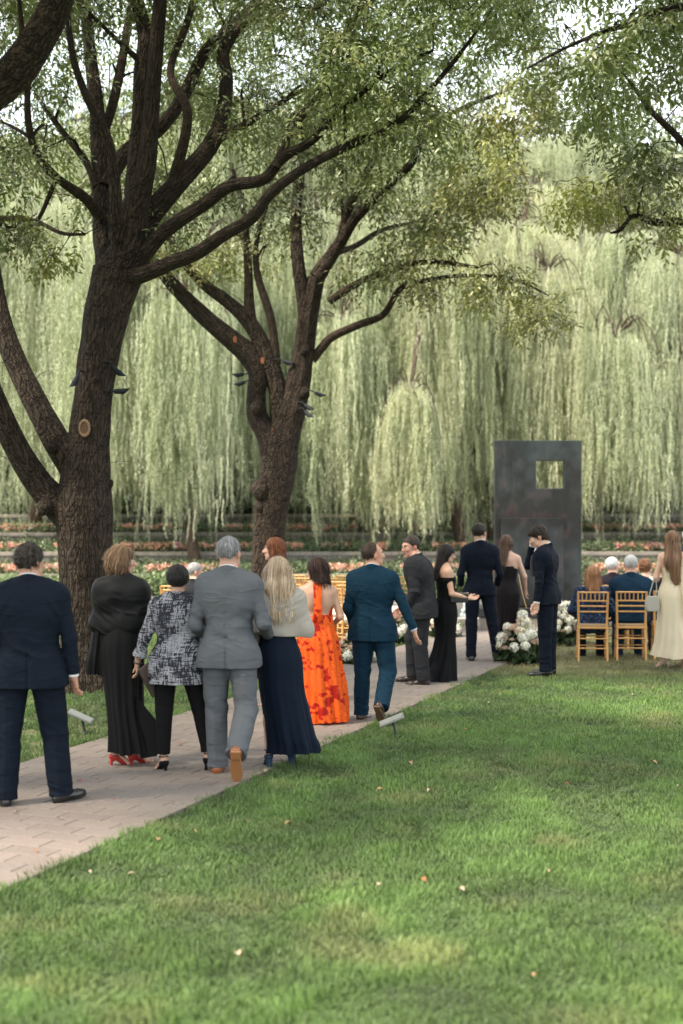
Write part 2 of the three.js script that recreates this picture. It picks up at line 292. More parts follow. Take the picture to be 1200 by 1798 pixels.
// ---------------------------------------------------------------- trees
const ridgeF = (u, v) => { const w = 0.03 * tnoise(u, v, 5, 6, 3), a = 1 - Math.abs(tnoise(u + w, v, 15, 4, 1)) * 1.7, b = 1 - Math.abs(tnoise(u - w * 2, v + 0.1, 26, 9, 2)) * 1.7; return clamp(0.95 - 0.75 * Math.max(a, 0) ** 2 - 0.5 * Math.max(b, 0) ** 2 + 0.28 * tnoise(u, v, 50, 18, 5), 0, 1.2); };
const barkC = tex(512, (u, v) => { const r = ridgeF(u, v), k = 0.22 + 0.85 * r, l = 0.12 * tfbm(u, v, 5, 5, 12, 3); return [0.064 * k + 0.012 * l, 0.047 * k + 0.018 * l, 0.035 * k]; });
const barkB = tex(512, (u, v) => ridgeF(u, v) * 0.8, false);
const BARK = mat(1.0, 1.0, 1.0, 0.92, { specularIntensity: 0.4, map: rep(barkC, 2, 2), bumpMap: rep(barkB, 2, 2), bumpScale: 0.045 });
const BARK2 = mat(1.0, 0.97, 0.92, 0.92, { specularIntensity: 0.4, map: rep(barkC, 4, 4), bumpMap: rep(barkB, 4, 4), bumpScale: 0.012 });
const CUT = mat(0.20, 0.12, 0.07, 0.9), RED = mat(0.22, 0.075, 0.03, 0.9);
// one oak: limbs from pixels at a distance (each [x, y, half width, distance]), then boughs, twigs and leaves filling the crown's clumps
function limbGeo(list, d0, seg, bump, flare) {
  const pts = list.map(([x, y, , d]) => PX(x, y, d ?? d0)), rad = list.map(([, , w, d]) => w * (flare ? (d0 > 20 ? 0.84 : 0.95) : 0.86) * (d ?? d0) / FOC);
  const flute = flare ? (t, a, p) => 0.16 * Math.exp(-Math.max(0, p.y) / 0.22) * (0.55 + 0.45 * Math.sin(a * 5 + 1)) + 0.012 * Math.sin(a * 7 + p.y * 1.5) : null;
  return { g: tube(pts, rad, seg, { bump, flute, step: 0.09 }), pts, rad };
}
function oak(name, label, spec) {
  const T = thing(name, label, 'tree', spec.base), R = rng(spec.seed), skeleton = [], inv = V(...spec.base).negate();
  const add = (nm, g, m) => obj(nm, g.translate(inv.x, inv.y, inv.z), m, T);
  const note = (pts, rad, minr = 9) => { const c = new THREE.CatmullRomCurve3(pts, false, 'centripetal'), n = Math.ceil(c.getLength() / 0.25); for (let i = 0; i <= n; i++) { const k = i / n * (pts.length - 1), j = Math.min(pts.length - 2, Math.floor(k)); skeleton.push([c.getPoint(i / n), lerp(rad[j], rad[j + 1], k - j), c.getTangent(i / n)]); } };
  spec.trunk.forEach((l) => { const o = limbGeo(l, spec.d, 28, 0.10, true); add('trunk', o.g, BARK); note(o.pts, o.rad); });
  spec.limbs.forEach((l) => { const o = limbGeo(l, spec.d, l[0][2] > 14 ? 16 : 10, 0.10); add('limb', o.g, l[0][2] > 14 ? BARK : BARK2); note(o.pts, o.rad); });
  const twigs = [], leaves = [], nSkel = skeleton.length;
  const nearest = (p, below) => { let b = null, bd = 1e9; for (const s of skeleton) { const dd = s[0].distanceToSquared(p) + (s[1] > 0.14 ? 4 : 0) + Math.max(0, s[0].y - p.y - 0.3) * 0.5; if (dd < bd) { bd = dd; b = s; } } return b; };
  for (const [x, y, d, rx, ry, rd, n, k = 1, tone = 1, hue = 0] of spec.clumps) {
    const C = PX(x, y, d), ax = rx * d / FOC, ay = ry * d / FOC;
    // two or three boughs into the clump
    const nb = Math.max(2, Math.round(n / 60));
    for (let b = 0; b < nb; b++) {
      const e = rdir(R), end = V(C.x + e.x * ax * 0.7, C.y + e.y * ay * 0.6, C.z + e.z * rd * 0.7), s = nearest(end); if (!s) continue;
      const A = s[0], mid = A.clone().lerp(end, 0.5).add(V((R() - 0.5) * 0.3, 0.12 + 0.2 * R(), (R() - 0.5) * 0.3)), r0 = Math.min(s[1] * 0.6, 0.017 + 0.010 * A.distanceTo(end));
      twigs.push(tube([A, mid.clone().lerp(A, 0.5).add(V(0, 0.03, 0)), mid, end], [r0, r0 * 0.8, r0 * 0.55, 0.005], 6, { step: 0.2, uvr: 0.1 }));
      note([A, mid, end], [r0, r0 * 0.6, 0.005]);
    }
    for (let i = 0; i < n * (y < -80 ? 0.75 : d > 18.5 ? 0.34 : 0.43); i++) {
      const e = rdir(R), q = Math.pow(R(), 0.42), p = V(C.x + e.x * ax * q, C.y + e.y * ay * q, C.z + e.z * rd * q);
      const cl = fbm(p.x * 1.9, p.y * 2.3, p.z * 1.9, 2); if (cl < (y < -80 ? -0.10 - (k - 1) : -0.02 - (k - 1) * 0.35)) continue;
      if (i % 5 === 0) { const s = nearest(p), A = s[0]; if (A.distanceTo(p) < 1.6) { const m = A.clone().lerp(p, 0.5); m.y += 0.06; m.x += 0.1 * (R() - 0.5); m.z += 0.1 * (R() - 0.5); twigs.push(tube([A, m, p], [0.006, 0.0045, 0.002], 4, { n: 4, uvr: 0.1 })); if (R() < 0.5) note([m, p], [0.004, 0.002]); } }
      const out = p.clone().sub(C).normalize(), t = (0.70 + 0.5 * R()) * tone * (1 + 0.55 * noise(p.x * 1.1 + 9, p.y * 1.4, p.z * 1.1)), yel = R() < 0.05 ? 0.5 : 0;
      leaves.push([place(p, quat((R() - 0.5) * 1.3 + 0.4, Math.atan2(out.x, out.z) + (R() - 0.5) * 2.6, (R() - 0.5) * 1.0), (0.95 + 0.6 * R()) * (spec.leaf || 1)), (0.21 + 0.14 * yel + hue * 0.07) * t, (0.255 + 0.06 * yel + hue * 0.04) * t, (0.095 + hue * 0.005) * t]);
    }
  }
  // hairs of bare twig off the limbs
  for (let i = 0; i < (spec.bare || 0); i++) { const s = skeleton[Math.floor(R() * nSkel)], e = rdir(R); e.y = Math.abs(e.y) * 0.6; const l = 0.25 + 0.6 * R(); twigs.push(tube([s[0], s[0].clone().addScaledVector(e, l * 0.5).add(V(0, 0.05, 0)), s[0].clone().addScaledVector(e, l)], [0.006, 0.004, 0.0015], 4, { n: 4, uvr: 0.1 })); }
  tag(add('twigs', mergeGeometries(twigs), BARK2), null, null, null, 'stuff');
  for (const l of leaves) l[0].premultiply(M4().makeTranslation(inv.x, inv.y, inv.z));
  tag(instances('crown', oakLeaves[spec.seed % 2], OAKLEAF, leaves, T), null, null, null, 'stuff');
  return { T, skeleton, add };
}
const OAKLEAF = leafMat(1, 1, 1, 0.5, 0.42);
const oakLeaves = [5, 6].map((seed) => { const R = rng(seed), L = []; for (let i = 0; i < 15; i++) { const t = i / 15, a = i * 2.4 + R(), p = V(0.05 * Math.sin(t * 3), -0.04 + 0.02 * R(), -0.16 + 0.34 * t); const dir = V(Math.cos(a) * 0.8, Math.sin(a) * 0.55 - 0.25, 0.55 + 0.3 * R()).normalize(); L.push([p.clone().addScaledVector(dir, 0.01 + 0.03 * R()), dir, V(R() - 0.5, 1, R() - 0.5), 0.05 + 0.035 * R(), 0.019 + 0.012 * R(), 0.75 + 0.5 * R()]); } return leafGeo(R, L); });
function ringScar(T, base, p, n, r1, r2, fill) {   // a healed pruning cut: raised ring round a sunken face
  const g = new THREE.TorusGeometry(r1, r2, 10, 28); g.scale(0.78, 1.15, 0.8); const f = new THREE.CircleGeometry(r1, 24); f.scale(0.78, 1.15, 1); f.translate(0, 0, 0.004);
  const m = place(p.clone().sub(V(...base)), new THREE.Quaternion().setFromUnitVectors(V(0, 0, 1), n), 1);
  obj('pruning_scar', g.applyMatrix4(m), CUT, T); obj('cut_face', f.applyMatrix4(m), fill, T);
}
function knob(T, base, p, r, m = BARK) { const g = new THREE.SphereGeometry(r, 18, 14), q = g.attributes.position; for (let i = 0; i < q.count; i++) { const k = 1 + 0.25 * noise(q.getX(i) / r * 1.6 + p.x, q.getY(i) / r * 1.6, q.getZ(i) / r * 1.6); q.setXYZ(i, q.getX(i) * k, q.getY(i) * k * 1.15, q.getZ(i) * k); } g.computeVertexNormals(); g.translate(p.x - base[0], p.y - base[1], p.z - base[2]); obj('burl', g, m, T); }

const B1 = PX(160, 1210, 16.1); B1.y = 0;
const oak1 = oak('oak_tree', 'large dark oak with forked trunk standing left beside the path, spotlights clamped to it', {
  base: [B1.x, 0, B1.z], d: 16.1, seed: 4, bare: 60, leaf: 1,
  trunk: [[[158, 1222, 62], [156, 1150, 50], [152, 1060, 49], [149, 960, 49], [147, 890, 52], [150, 830, 45], [157, 770, 37], [164, 700, 34], [176, 620, 37], [191, 540, 42], [208, 478, 46]]],
  limbs: [
    [[150, 930, 40, 16.2], [112, 895, 34, 16.1], [66, 845, 29, 16], [24, 775, 26, 15.8], [-15, 690, 25, 15.6], [-60, 590, 24, 15.4], [-110, 470, 20, 15]],
    [[148, 850, 32, 16.2], [108, 788, 29, 16.1], [66, 712, 25, 16.2], [30, 640, 23, 16.4], [4, 570, 22, 16.6], [-12, 490, 19, 16.8], [-22, 400, 15, 17]],
    [[212, 490, 26], [246, 484, 17, 15.9], [300, 462, 15, 15.7], [344, 446, 14, 15.5], [393, 413, 13, 15.3], [444, 382, 12, 15.1], [475, 341, 11, 15], [537, 295, 10, 14.9], [620, 253, 9, 14.8], [700, 215, 7, 14.7], [780, 130, 5, 14.6], [850, 40, 3, 14.5]],
    [[222, 480, 26], [250, 450, 17, 16], [289, 408, 15, 15.9], [362, 357, 14, 15.7], [403, 328, 13, 15.6], [465, 315, 12, 15.4], [496, 279, 11, 15.3], [548, 248, 9, 15.2], [579, 217, 7, 15.1], [620, 178, 6, 15], [680, 130, 5, 14.9], [760, 90, 3, 14.8]],
    [[484, 296, 10, 15.3], [517, 222, 9, 15.4], [558, 170, 8, 15.5], [579, 114, 7, 15.6], [620, 41, 6, 15.7], [650, -30, 5, 15.8], [690, -120, 3, 16]],
    [[212, 470, 36], [234, 425, 26, 16.2], [269, 372, 23, 16.3], [320, 315, 20, 16.4], [372, 253, 18, 16.6], [393, 196, 15, 16.8], [398, 140, 14, 17], [393, 93, 13, 17.1], [413, 57, 12, 17.2], [470, 5, 10, 17.4], [540, -80, 7, 17.6]],
    [[376, 248, 10, 16.6], [430, 220, 8, 16.7], [470, 195, 6, 16.8], [530, 160, 4, 17]],
    [[210, 470, 40], [226, 430, 34, 16], [243, 350, 26, 15.9], [257, 300, 20, 15.8], [266, 207, 17, 15.7], [274, 103, 15, 15.5], [282, 0, 14, 15.3], [288, -110, 10, 15]],
    [[240, 345, 24, 16], [241, 290, 20, 16.1], [247, 207, 17, 16.2], [249, 130, 16, 16.3], [256, 66, 15, 16.4], [240, 0, 13, 16.5], [210, -90, 8, 16.6]],
    [[200, 480, 34], [188, 430, 27, 16.3], [181, 360, 22, 16.5], [176, 258, 18, 16.8], [170, 180, 15, 17], [160, 100, 13, 17.2], [150, 0, 12, 17.4], [140, -110, 8, 17.6]],
    [[186, 330, 16, 16.5], [222, 269, 16, 16.7], [281, 227, 14, 16.9], [320, 175, 13, 17.1], [361, 93, 12, 17.3], [403, 52, 10, 17.5], [455, 0, 8, 17.7], [520, -60, 5, 18]],
    [[178, 380, 13, 16.2], [150, 348, 11, 16], [103, 315, 9, 15.8], [67, 274, 8, 15.6], [52, 222, 7, 15.4], [50, 155, 6, 15.2], [60, 70, 4, 15]],
    [[172, 330, 11, 16.5], [155, 290, 8, 16.6], [103, 222, 6, 16.8], [62, 165, 4, 17]],
    [[205, 420, 16, 15.8], [204, 350, 13, 15.6], [191, 248, 10, 15.4], [155, 176, 8, 15.2], [130, 103, 7, 15], [119, 20, 6, 14.8], [112, -60, 4, 14.6]],
    [[246, 108, 7, 16.3], [207, 72, 5, 16.1], [170, 36, 4, 15.9], [129, 0, 4, 15.7], [90, -30, 3, 15.6]],
    [[300, 340, 12, 16.4], [330, 200, 10, 16.2], [300, 130, 8, 16.4], [330, 40, 7, 16.6], [352, -40, 5, 16.8]],
    [[180, 250, 9, 16.9], [205, 160, 10, 17.3], [222, 70, 9, 17.6], [236, -20, 7, 17.9]],
    [[100, 315, 5, 15.8], [60, 395, 4, 15.7], [20, 400, 3, 15.5], [-30, 385, 3, 15.3]],
    [[-25, 395, 9, 16.9], [0, 385, 6, 16.8], [60, 388, 5, 16.6], [110, 410, 4, 16.4], [150, 412, 3, 16.2]],
  ],
  clumps: [
    [90, 60, 16, 130, 110, 1.3, 900, 1.1], [30, 260, 15.5, 100, 90, 1.1, 420, 1.0], [110, 170, 17.5, 120, 90, 1.2, 600], [70, 425, 15.8, 85, 48, 0.8, 330, 1.15, 1.15, 1], [10, 390, 15.4, 60, 50, 0.8, 200, 1.1],
    [270, 40, 17.5, 170, 110, 1.6, 1100, 1.1], [300, 190, 18, 110, 90, 1.2, 420], [420, 90, 17.8, 150, 130, 1.6, 1000, 1.0], [470, 230, 17, 110, 80, 1.2, 500], [560, 60, 15.8, 140, 110, 1.4, 1000, 1.05],
    [640, 130, 15, 110, 80, 1.0, 560], [560, 230, 15.2, 90, 60, 0.9, 360], [700, 60, 15, 130, 80, 1.2, 700], [740, 190, 14.9, 80, 60, 0.8, 300], [850, 60, 14.8, 120, 70, 1.1, 600], [660, 240, 14.8, 80, 30, 0.6, 160], [240, 330, 17.2, 90, 60, 0.8, 220],
    [430, 340, 16.4, 80, 45, 0.7, 160], [300, 400, 16.6, 60, 45, 0.7, 140],
    // the crown above the frame, over the lawn
    [100, -130, 15.5, 300, 160, 2.5, 1300, 1.3], [500, -150, 15.5, 330, 170, 2.6, 1600, 1.3], [900, -110, 14.5, 260, 150, 2.2, 1100, 1.3], [-200, 100, 15, 200, 260, 2.2, 900, 1.3],
  ],
});
{ const b = [B1.x, 0, B1.z]; ringScar(oak1.T, b, PX(149, 752, 15.86), V(-0.1, 0, 1).normalize(), 0.072, 0.017, mat(0.09, 0.05, 0.03, 0.9));
  knob(oak1.T, b, PX(172, 665, 15.92), 0.06); knob(oak1.T, b, PX(93, 784, 15.93), 0.07); knob(oak1.T, b, PX(80, 890, 15.9), 0.09); knob(oak1.T, b, PX(180, 705, 16.1), 0.08); knob(oak1.T, b, PX(190, 850, 16.1), 0.06); }

const B2 = PX(470, 1100, 21.4); B2.y = 0;
const oak2 = oak('oak_tree', 'second dark oak with burl low on its trunk standing beyond the walkers', {
  base: [B2.x, 0, B2.z], d: 21.4, seed: 7, bare: 40, leaf: 1.15,
  trunk: [[[466, 1132, 48], [469, 1050, 36], [471, 990, 33], [473, 930, 32], [476, 890, 36], [484, 850, 37], [490, 815, 38], [494, 775, 38], [508, 730, 32], [522, 680, 26], [535, 610, 21], [543, 545, 20], [556, 488, 17]]],
  limbs: [
    [[486, 810, 30], [468, 760, 23], [452, 728, 21], [451, 690, 19], [454, 655, 21], [438, 625, 23], [410, 600, 20], [362, 559, 17], [310, 507, 14], [279, 471, 12], [240, 430, 10, 21], [200, 380, 7, 20.6], [170, 320, 5, 20.2]],
    [[496, 760, 24], [487, 678, 19], [467, 621, 18], [440, 569, 16], [400, 530, 13], [362, 502, 11], [320, 456, 9], [296, 410, 7], [280, 340, 5]],
    [[462, 616, 12], [441, 560, 12], [437, 480, 9], [434, 430, 8], [428, 370, 6], [410, 300, 4]],
    [[486, 640, 10], [476, 559, 9], [455, 492, 8], [450, 461, 7], [452, 420, 5], [470, 360, 4]],
    [[556, 488, 17], [594, 432, 13], [626, 382, 11, 21.2], [683, 325, 9, 20.9], [725, 284, 8, 20.6], [750, 227, 6, 20.4], [812, 191, 5, 20.2], [890, 160, 3, 20]],
    [[540, 560, 18], [533, 520, 15], [524, 461, 13], [520, 400, 12, 21.6], [524, 330, 11, 21.8], [535, 270, 9, 22], [548, 210, 7, 22.2], [570, 150, 5, 22.4]],
    [[548, 632, 10], [566, 610, 9], [580, 594, 9], [632, 570, 8], [673, 553, 7], [704, 506, 6], [735, 496, 5], [800, 485, 4], [900, 490, 3], [965, 520, 2]],
    [[578, 530, 8], [600, 515, 8], [642, 491, 7, 21.2], [719, 465, 6, 21], [766, 460, 5, 20.8], [840, 470, 3, 20.6]],
    [[596, 430, 9], [611, 372, 9], [642, 305, 8], [657, 279, 6], [660, 220, 4]],
    [[585, 445, 8], [625, 432, 6, 22], [670, 405, 5, 22.3], [730, 390, 3, 22.6]],
    [[604, 435, 3], [601, 370, 3], [602, 285, 2]],
  ],
  clumps: [
    [860, 500, 20.8, 90, 45, 1.1, 520, 1.2, 1.1, 1], [940, 540, 20.6, 55, 50, 0.9, 300, 1.2, 1.1, 1], [760, 495, 21, 70, 45, 1.0, 330, 1.2, 1.1, 1], [700, 470, 21, 80, 50, 1.0, 320, 1.2], [640, 480, 21.2, 60, 40, 0.9, 150, 1.1],
    [840, 340, 20.4, 80, 60, 1.2, 460, 1.2, 1.1, 1], [880, 300, 20, 65, 70, 1.0, 340, 1.2, 1.1, 1], [780, 380, 20.8, 80, 60, 1.0, 360, 1.1], [750, 420, 21.2, 90, 40, 1.0, 300, 1.15, 1.1, 1], [690, 330, 21, 90, 70, 1.2, 480, 1.1], [620, 300, 21.6, 90, 70, 1.2, 440, 1.1],
    [800, 240, 20, 110, 60, 1.3, 600, 1.1], [900, 200, 19.6, 110, 60, 1.2, 620, 1.15, 1, 1], [960, 150, 19.2, 90, 60, 1.0, 400, 1.2], [700, 220, 21, 110, 70, 1.3, 560, 1.1], [560, 330, 22, 90, 80, 1.2, 420], [500, 400, 22, 90, 60, 1.0, 300, 1.1], [420, 440, 21.6, 80, 50, 1.0, 300, 1.1, 1.1, 1],
    [330, 450, 21.4, 80, 55, 1.0, 330, 1.1, 1.1, 1], [270, 420, 21, 60, 60, 1.0, 220, 1.1, 1.1, 1], [400, 340, 21.8, 120, 70, 1.2, 460, 1], [280, 320, 21, 100, 60, 1.2, 300, 1], [180, 360, 20.4, 80, 50, 1.0, 240, 1],
    [620, 130, 22, 190, 110, 1.6, 900, 1.1, 1.2], [830, 100, 21, 190, 100, 1.6, 900, 1.1, 1.2], [430, 170, 22, 190, 120, 1.6, 800, 1.0, 1.2], [200, 150, 22, 190, 130, 1.6, 700, 1.0, 1.2],
    [500, -120, 22, 400, 150, 2.5, 1200, 1.3], [900, -100, 21, 260, 140, 2.2, 900, 1.3],
  ],
});
{ const b = [B2.x, 0, B2.z]; for (const [x, y, r] of [[461, 858, 0.15], [473, 866, 0.11], [458, 890, 0.08], [500, 872, 0.07], [453, 716, 0.10], [488, 835, 0.10], [535, 690, 0.08], [536, 616, 0.07]]) knob(oak2.T, b, PX(x, y, 21.25), r);
  for (const [x, y, r] of [[413, 596, 0.042], [461, 633, 0.04], [480, 756, 0.035]]) { const g = new THREE.CircleGeometry(r, 16); g.scale(0.7, 1.2, 1); const p = PX(x, y, 21.2); g.translate(p.x - b[0], p.y, p.z - b[2]); obj('cut_face', g, RED, oak2.T); } }

// a nearer oak at the left whose bough crosses the corner; its trunk stands outside the picture
const B3 = V(-4.9, 0, -9.2);
oak('oak_tree', 'near oak whose thick dark bough crosses the upper left corner', {
  base: [B3.x, 0, B3.z], d: 10, seed: 9, bare: 0, leaf: 0.9,
  trunk: [[[-740, 1460, 110, 9.2], [-735, 1200, 85, 9.2], [-720, 900, 80, 9.2], [-690, 640, 82, 9.3]]],
  limbs: [[[-700, 680, 62, 9.3], [-560, 500, 55, 9.4], [-360, 360, 50, 9.6], [-180, 260, 44, 9.8], [-40, 180, 41, 10], [28, 128, 39, 10], [62, 82, 36, 10], [95, 22, 34, 10], [116, -40, 30, 10], [160, -200, 20, 10]],
    [[-695, 650, 60, 9.3], [-760, 420, 50, 9], [-800, 150, 40, 8.6], [-780, -100, 30, 8]], [[40, 60, 6, 10], [36, 10, 5, 10], [30, -40, 4, 10]]],
  clumps: [[-100, -220, 10, 330, 170, 2.2, 1300, 1.4], [-500, -100, 8.5, 400, 260, 2.4, 1300, 1.4], [-650, -150, 12, 480, 260, 2.6, 1300, 1.4], [-300, -300, 13, 400, 200, 2.6, 1000, 1.4], [-1100, -200, 9, 500, 300, 2.6, 1100, 1.4], [300, -330, 9, 330, 180, 2.2, 1100, 1.4], [700, -420, 8, 330, 200, 2.2, 1100, 1.4], [10, 30, 10.4, 50, 40, 0.5, 30, 1.2]],
});
// an oak at the right, outside the picture but for the ends of its boughs
const B4 = V(5.6, 0, -13.6);
oak('oak_tree', 'oak at the right edge whose leafy bough ends reach into the picture', {
  base: [B4.x, 0, B4.z], d: 14, seed: 12, bare: 20, leaf: 0.95,
  trunk: [[[1630, 1270, 72, 13.6], [1628, 1100, 56, 13.6], [1622, 900, 50, 13.6], [1605, 700, 48, 13.6], [1585, 560, 46, 13.6]]],
  limbs: [
    [[1590, 600, 34, 13.6], [1480, 420, 22, 12.8], [1370, 160, 16, 11.8], [1280, 20, 11, 11.2], [1200, 14, 8, 11], [1150, 24, 7, 11], [1100, 44, 6, 11], [1040, 65, 4, 11], [980, 92, 3, 11], [925, 122, 2, 11]],
    [[1590, 600, 30, 13.6], [1480, 480, 18, 14.5], [1350, 410, 12, 15.4], [1260, 395, 10, 16], [1200, 390, 9, 16], [1150, 391, 8, 16], [1112, 380, 5, 16], [1088, 405, 4, 16], [1072, 410, 2, 16]],
    [[1590, 580, 28, 13.6], [1450, 430, 16, 13.2], [1300, 330, 10, 13], [1210, 262, 7, 13], [1180, 232, 7, 13], [1138, 191, 6, 13], [1117, 160, 4, 13], [1085, 120, 2, 13]],
    [[1588, 570, 40, 13.6], [1620, 300, 30, 13], [1600, 20, 22, 12], [1500, -200, 14, 11]],
  ],
  clumps: [
    [1130, 60, 11, 80, 50, 0.6, 170, 1.2, 0.9], [1040, 100, 11, 70, 40, 0.5, 110, 1.2, 0.9], [960, 110, 11.2, 50, 30, 0.4, 60, 1.2, 0.9], [1170, 190, 11.5, 60, 60, 0.5, 140, 1.2, 0.9], [1150, 280, 12.2, 60, 60, 0.6, 150, 1.2, 0.9], [1190, 120, 12, 60, 60, 0.6, 120, 1.2, 0.9],
    [1130, 330, 16, 110, 60, 1.0, 420, 1.1, 1.2, 1], [1060, 330, 16.4, 80, 55, 0.9, 280, 1.1, 1.2, 1], [1010, 380, 16.6, 70, 50, 0.8, 180, 1.1, 1.2, 1], [1110, 230, 15, 90, 60, 0.9, 320, 1.1, 1.1], [1060, 170, 14, 80, 60, 0.8, 260, 1.1], [1170, 400, 15.8, 60, 40, 0.7, 150, 1.1, 1.1, 1], [1180, 40, 14, 80, 70, 1.0, 260, 1.1, 1.1],
    [1300, -200, 11, 400, 190, 2.4, 1500, 1.4], [1000, -260, 11.5, 300, 160, 2.2, 900, 1.4], [1500, 150, 13, 280, 240, 2.2, 1200, 1.4], [1400, -500, 7, 500, 240, 2.4, 1100, 1.4],
  ],
});

// spotlights clamped to the oaks
function spotlight(p, turn, pitch, label, group) {
  const T = thing('spotlight', label, 'spotlight', [p.x, p.y, p.z], turn, group); T.scale.setScalar(0.88); const K = mat(0.012, 0.016, 0.02, 0.6, { specularIntensity: 0.4 });
  const pr = []; for (const [y, r] of [[-0.06, 0.012], [-0.055, 0.026], [-0.03, 0.032], [0.05, 0.034], [0.06, 0.036]]) pr.push(new THREE.Vector2(r, y));
  const body = new THREE.LatheGeometry(pr, 20); body.rotateX(Math.PI / 2); body.translate(0, 0, 0.14); body.rotateX(pitch); obj('housing', body, K, T);
  // snoot: a sleeve cut on the slant
  const n = 24, pos = [], idx = []; for (let i = 0; i <= n; i++) { const a = i / n * 6.2832, c = Math.cos(a) * 0.037, s = Math.sin(a) * 0.037; pos.push(c, s, 0.18, c, s, 0.205 + 0.042 * (1 + Math.sin(a))); }
  for (let i = 0; i < n; i++) { const a = i * 2; idx.push(a, a + 1, a + 2, a + 1, a + 3, a + 2); }
  const sn = geo(pos, idx); sn.rotateX(pitch); obj('snoot', sn, K, T);
  obj('bracket', mergeGeometries([tube([V(0, 0, -0.06), V(0, 0.0, 0.02), V(0, 0, 0.09).applyAxisAngle(V(1, 0, 0), pitch)], [0.012, 0.011, 0.01], 8, { n: 6 })]), K, T);
}
[[190, 636, 15.9, 1.9, 0.75, 'top black spotlight on the left oak, pointing down to the right'], [142, 652, 15.85, -0.55, 0.95, 'pale lit black spotlight on the left flank of the left oak trunk'], [189, 688, 15.95, 1.6, -0.03, 'lowest black spotlight on the left oak, level and pointing right'], [-4, 658, 16.3, 0.3, 0.9, 'black spotlight on the limb at the left edge'],
  [437, 656, 21.2, -1.5, 0.15, 'upper of two black spotlights on the left fork of the second oak'], [439, 668, 21.2, -1.45, 0.35, 'lower of two black spotlights on the left fork of the second oak'], [489, 631, 21.3, 1.3, 0.35, 'small black spotlight between the forks of the second oak'], [545, 686, 21.2, 1.5, 0.4, 'black spotlight on the right flank of the second oak, pointing right'],
  [529, 706, 21.15, 1.1, 0.6, 'upper of two black spotlights under the right fork of the second oak'], [530, 717, 21.15, 1.0, 0.7, 'lower of two black spotlights under the right fork of the second oak']].forEach(([x, y, d, t, p, l]) => spotlight(PX(x, y, d), t, p, l, 'spotlights clamped to the oak trunks'));
// ---------------------------------------------------------------- weeping willows on the terraces
const WL = leafMat(1, 1, 1, 0.5, 0.55);
const strands = [1, 2, 3].map((seed) => {   // a few hanging stems, 1 m long, with narrow leaves
  const R = rng(seed * 31), L = [], st = [];
  for (let s = 0; s < 4; s++) {
    const x = (R() - 0.5) * 0.26, z = (R() - 0.5) * 0.26, sw = (R() - 0.5) * 0.16, len = 0.75 + 0.3 * R(), at = (t) => V(x + sw * Math.sin(t * 2.2), -t * len, z + sw * 0.6 * t * t);
    for (let i = 0; i < 48; i++) { const t = (i + R()) / 48, a = R() * 6.283, d = V(Math.cos(a) * 0.3, -0.9 + 0.2 * R(), Math.sin(a) * 0.3).normalize(); L.push([at(t), d, rdir(R), 0.06 + 0.04 * R(), 0.009, 0.75 + 0.5 * R()]); }
  }
  return leafGeo(R, L);
});
const WBARK = mat(1.75, 1.65, 1.5, 0.95, { map: rep(barkC, 3, 1), bumpMap: rep(barkB, 3, 1), bumpScale: 0.02 });
function willow(label, trunk, boughs, seed, cols, density = 1) {
  const b = trunk[0], base = PX(b[0], b[1], b[3]), R = rng(seed), T = thing('willow_tree', label, 'tree', [base.x, base.y, base.z]);
  const mk = (l) => { const pts = l.map(([x, y, , d]) => PX(x, y, d).sub(base)), rad = l.map(([, , w, d]) => w * d / FOC); return { g: tube(pts, rad, 10, { bump: 0.15, step: 0.2 }), pts, rad }; };
  const t = mk(trunk); obj('trunk', t.g, WBARK, T);
  const top = t.pts[t.pts.length - 1], lists = [[], [], []], twigs = [];
  for (const l of boughs.limbs || []) { const o = mk(l); obj('limb', o.g, WBARK, T); }
  for (const [x, y, d, n, w, dep, drop] of boughs.crowns) {     // arching boughs out of a crown point, strands hanging from them
    const C = PX(x, y, d).sub(base); obj('limb', tube([top, top.clone().lerp(C, 0.5).add(V(0.1, 0.25, 0)), C], [0.09, 0.07, 0.04], 8, { step: 0.3 }), WBARK, T);
    for (let i = 0; i < n; i++) {
      const a = R() * 6.283, rr = 0.35 + 0.65 * R(), E = V(C.x + Math.cos(a) * w * rr, C.y - 0.2 - 0.9 * rr * rr + 0.5 * (R() - 0.5), C.z + Math.sin(a) * dep * rr), up = C.clone().lerp(E, 0.5); up.y += 0.5 + 0.4 * R();
      const cv = new THREE.QuadraticBezierCurve3(C, up, E); if (i % 3 === 0) twigs.push(tube([C, up, E], [0.022, 0.014, 0.006], 5, { n: 6 }));
      const hue = R(), len0 = drop * (1.0 + 0.9 * R()), thick = 1 + 0.5 * R();
      for (let k = 0; k < 7 * density; k++) {
        const p = cv.getPoint(0.35 + 0.65 * R()), q = p.clone(); q.x += (R() - 0.5) * 0.35; q.z += (R() - 0.5) * 0.35; const yaw = R() * 6.283; let left = len0 * (0.6 + 0.5 * R());
        const floor = -base.y + 1.15 + (R() < 0.3 ? 0 : 0.7) + R() * 1.7; const tone = (0.78 + 0.45 * R());
        while (left > 0.1 && q.y > floor) {
          const s = Math.min(left, 1.1), kk = tone * (0.88 + 0.24 * R()), c = cols;
          lists[Math.floor(R() * 3)].push([place(q, quat((R() - 0.5) * 0.2, yaw + R(), (R() - 0.5) * 0.2), V(thick, s, thick)), lerp(c[0][0], c[1][0], hue) * kk, lerp(c[0][1], c[1][1], hue) * kk, lerp(c[0][2], c[1][2], hue) * kk]);
          q.y -= s * 0.84; q.x += (R() - 0.5) * 0.26; q.z += (R() - 0.5) * 0.26; left -= s;
        }
      }
    }
  }
  tag(obj('twigs', mergeGeometries(twigs), WBARK, T), null, null, null, 'stuff');
  lists.forEach((l, i) => l.length && tag(instances('crown', strands[i], WL, l, T), null, null, null, 'stuff'));
}
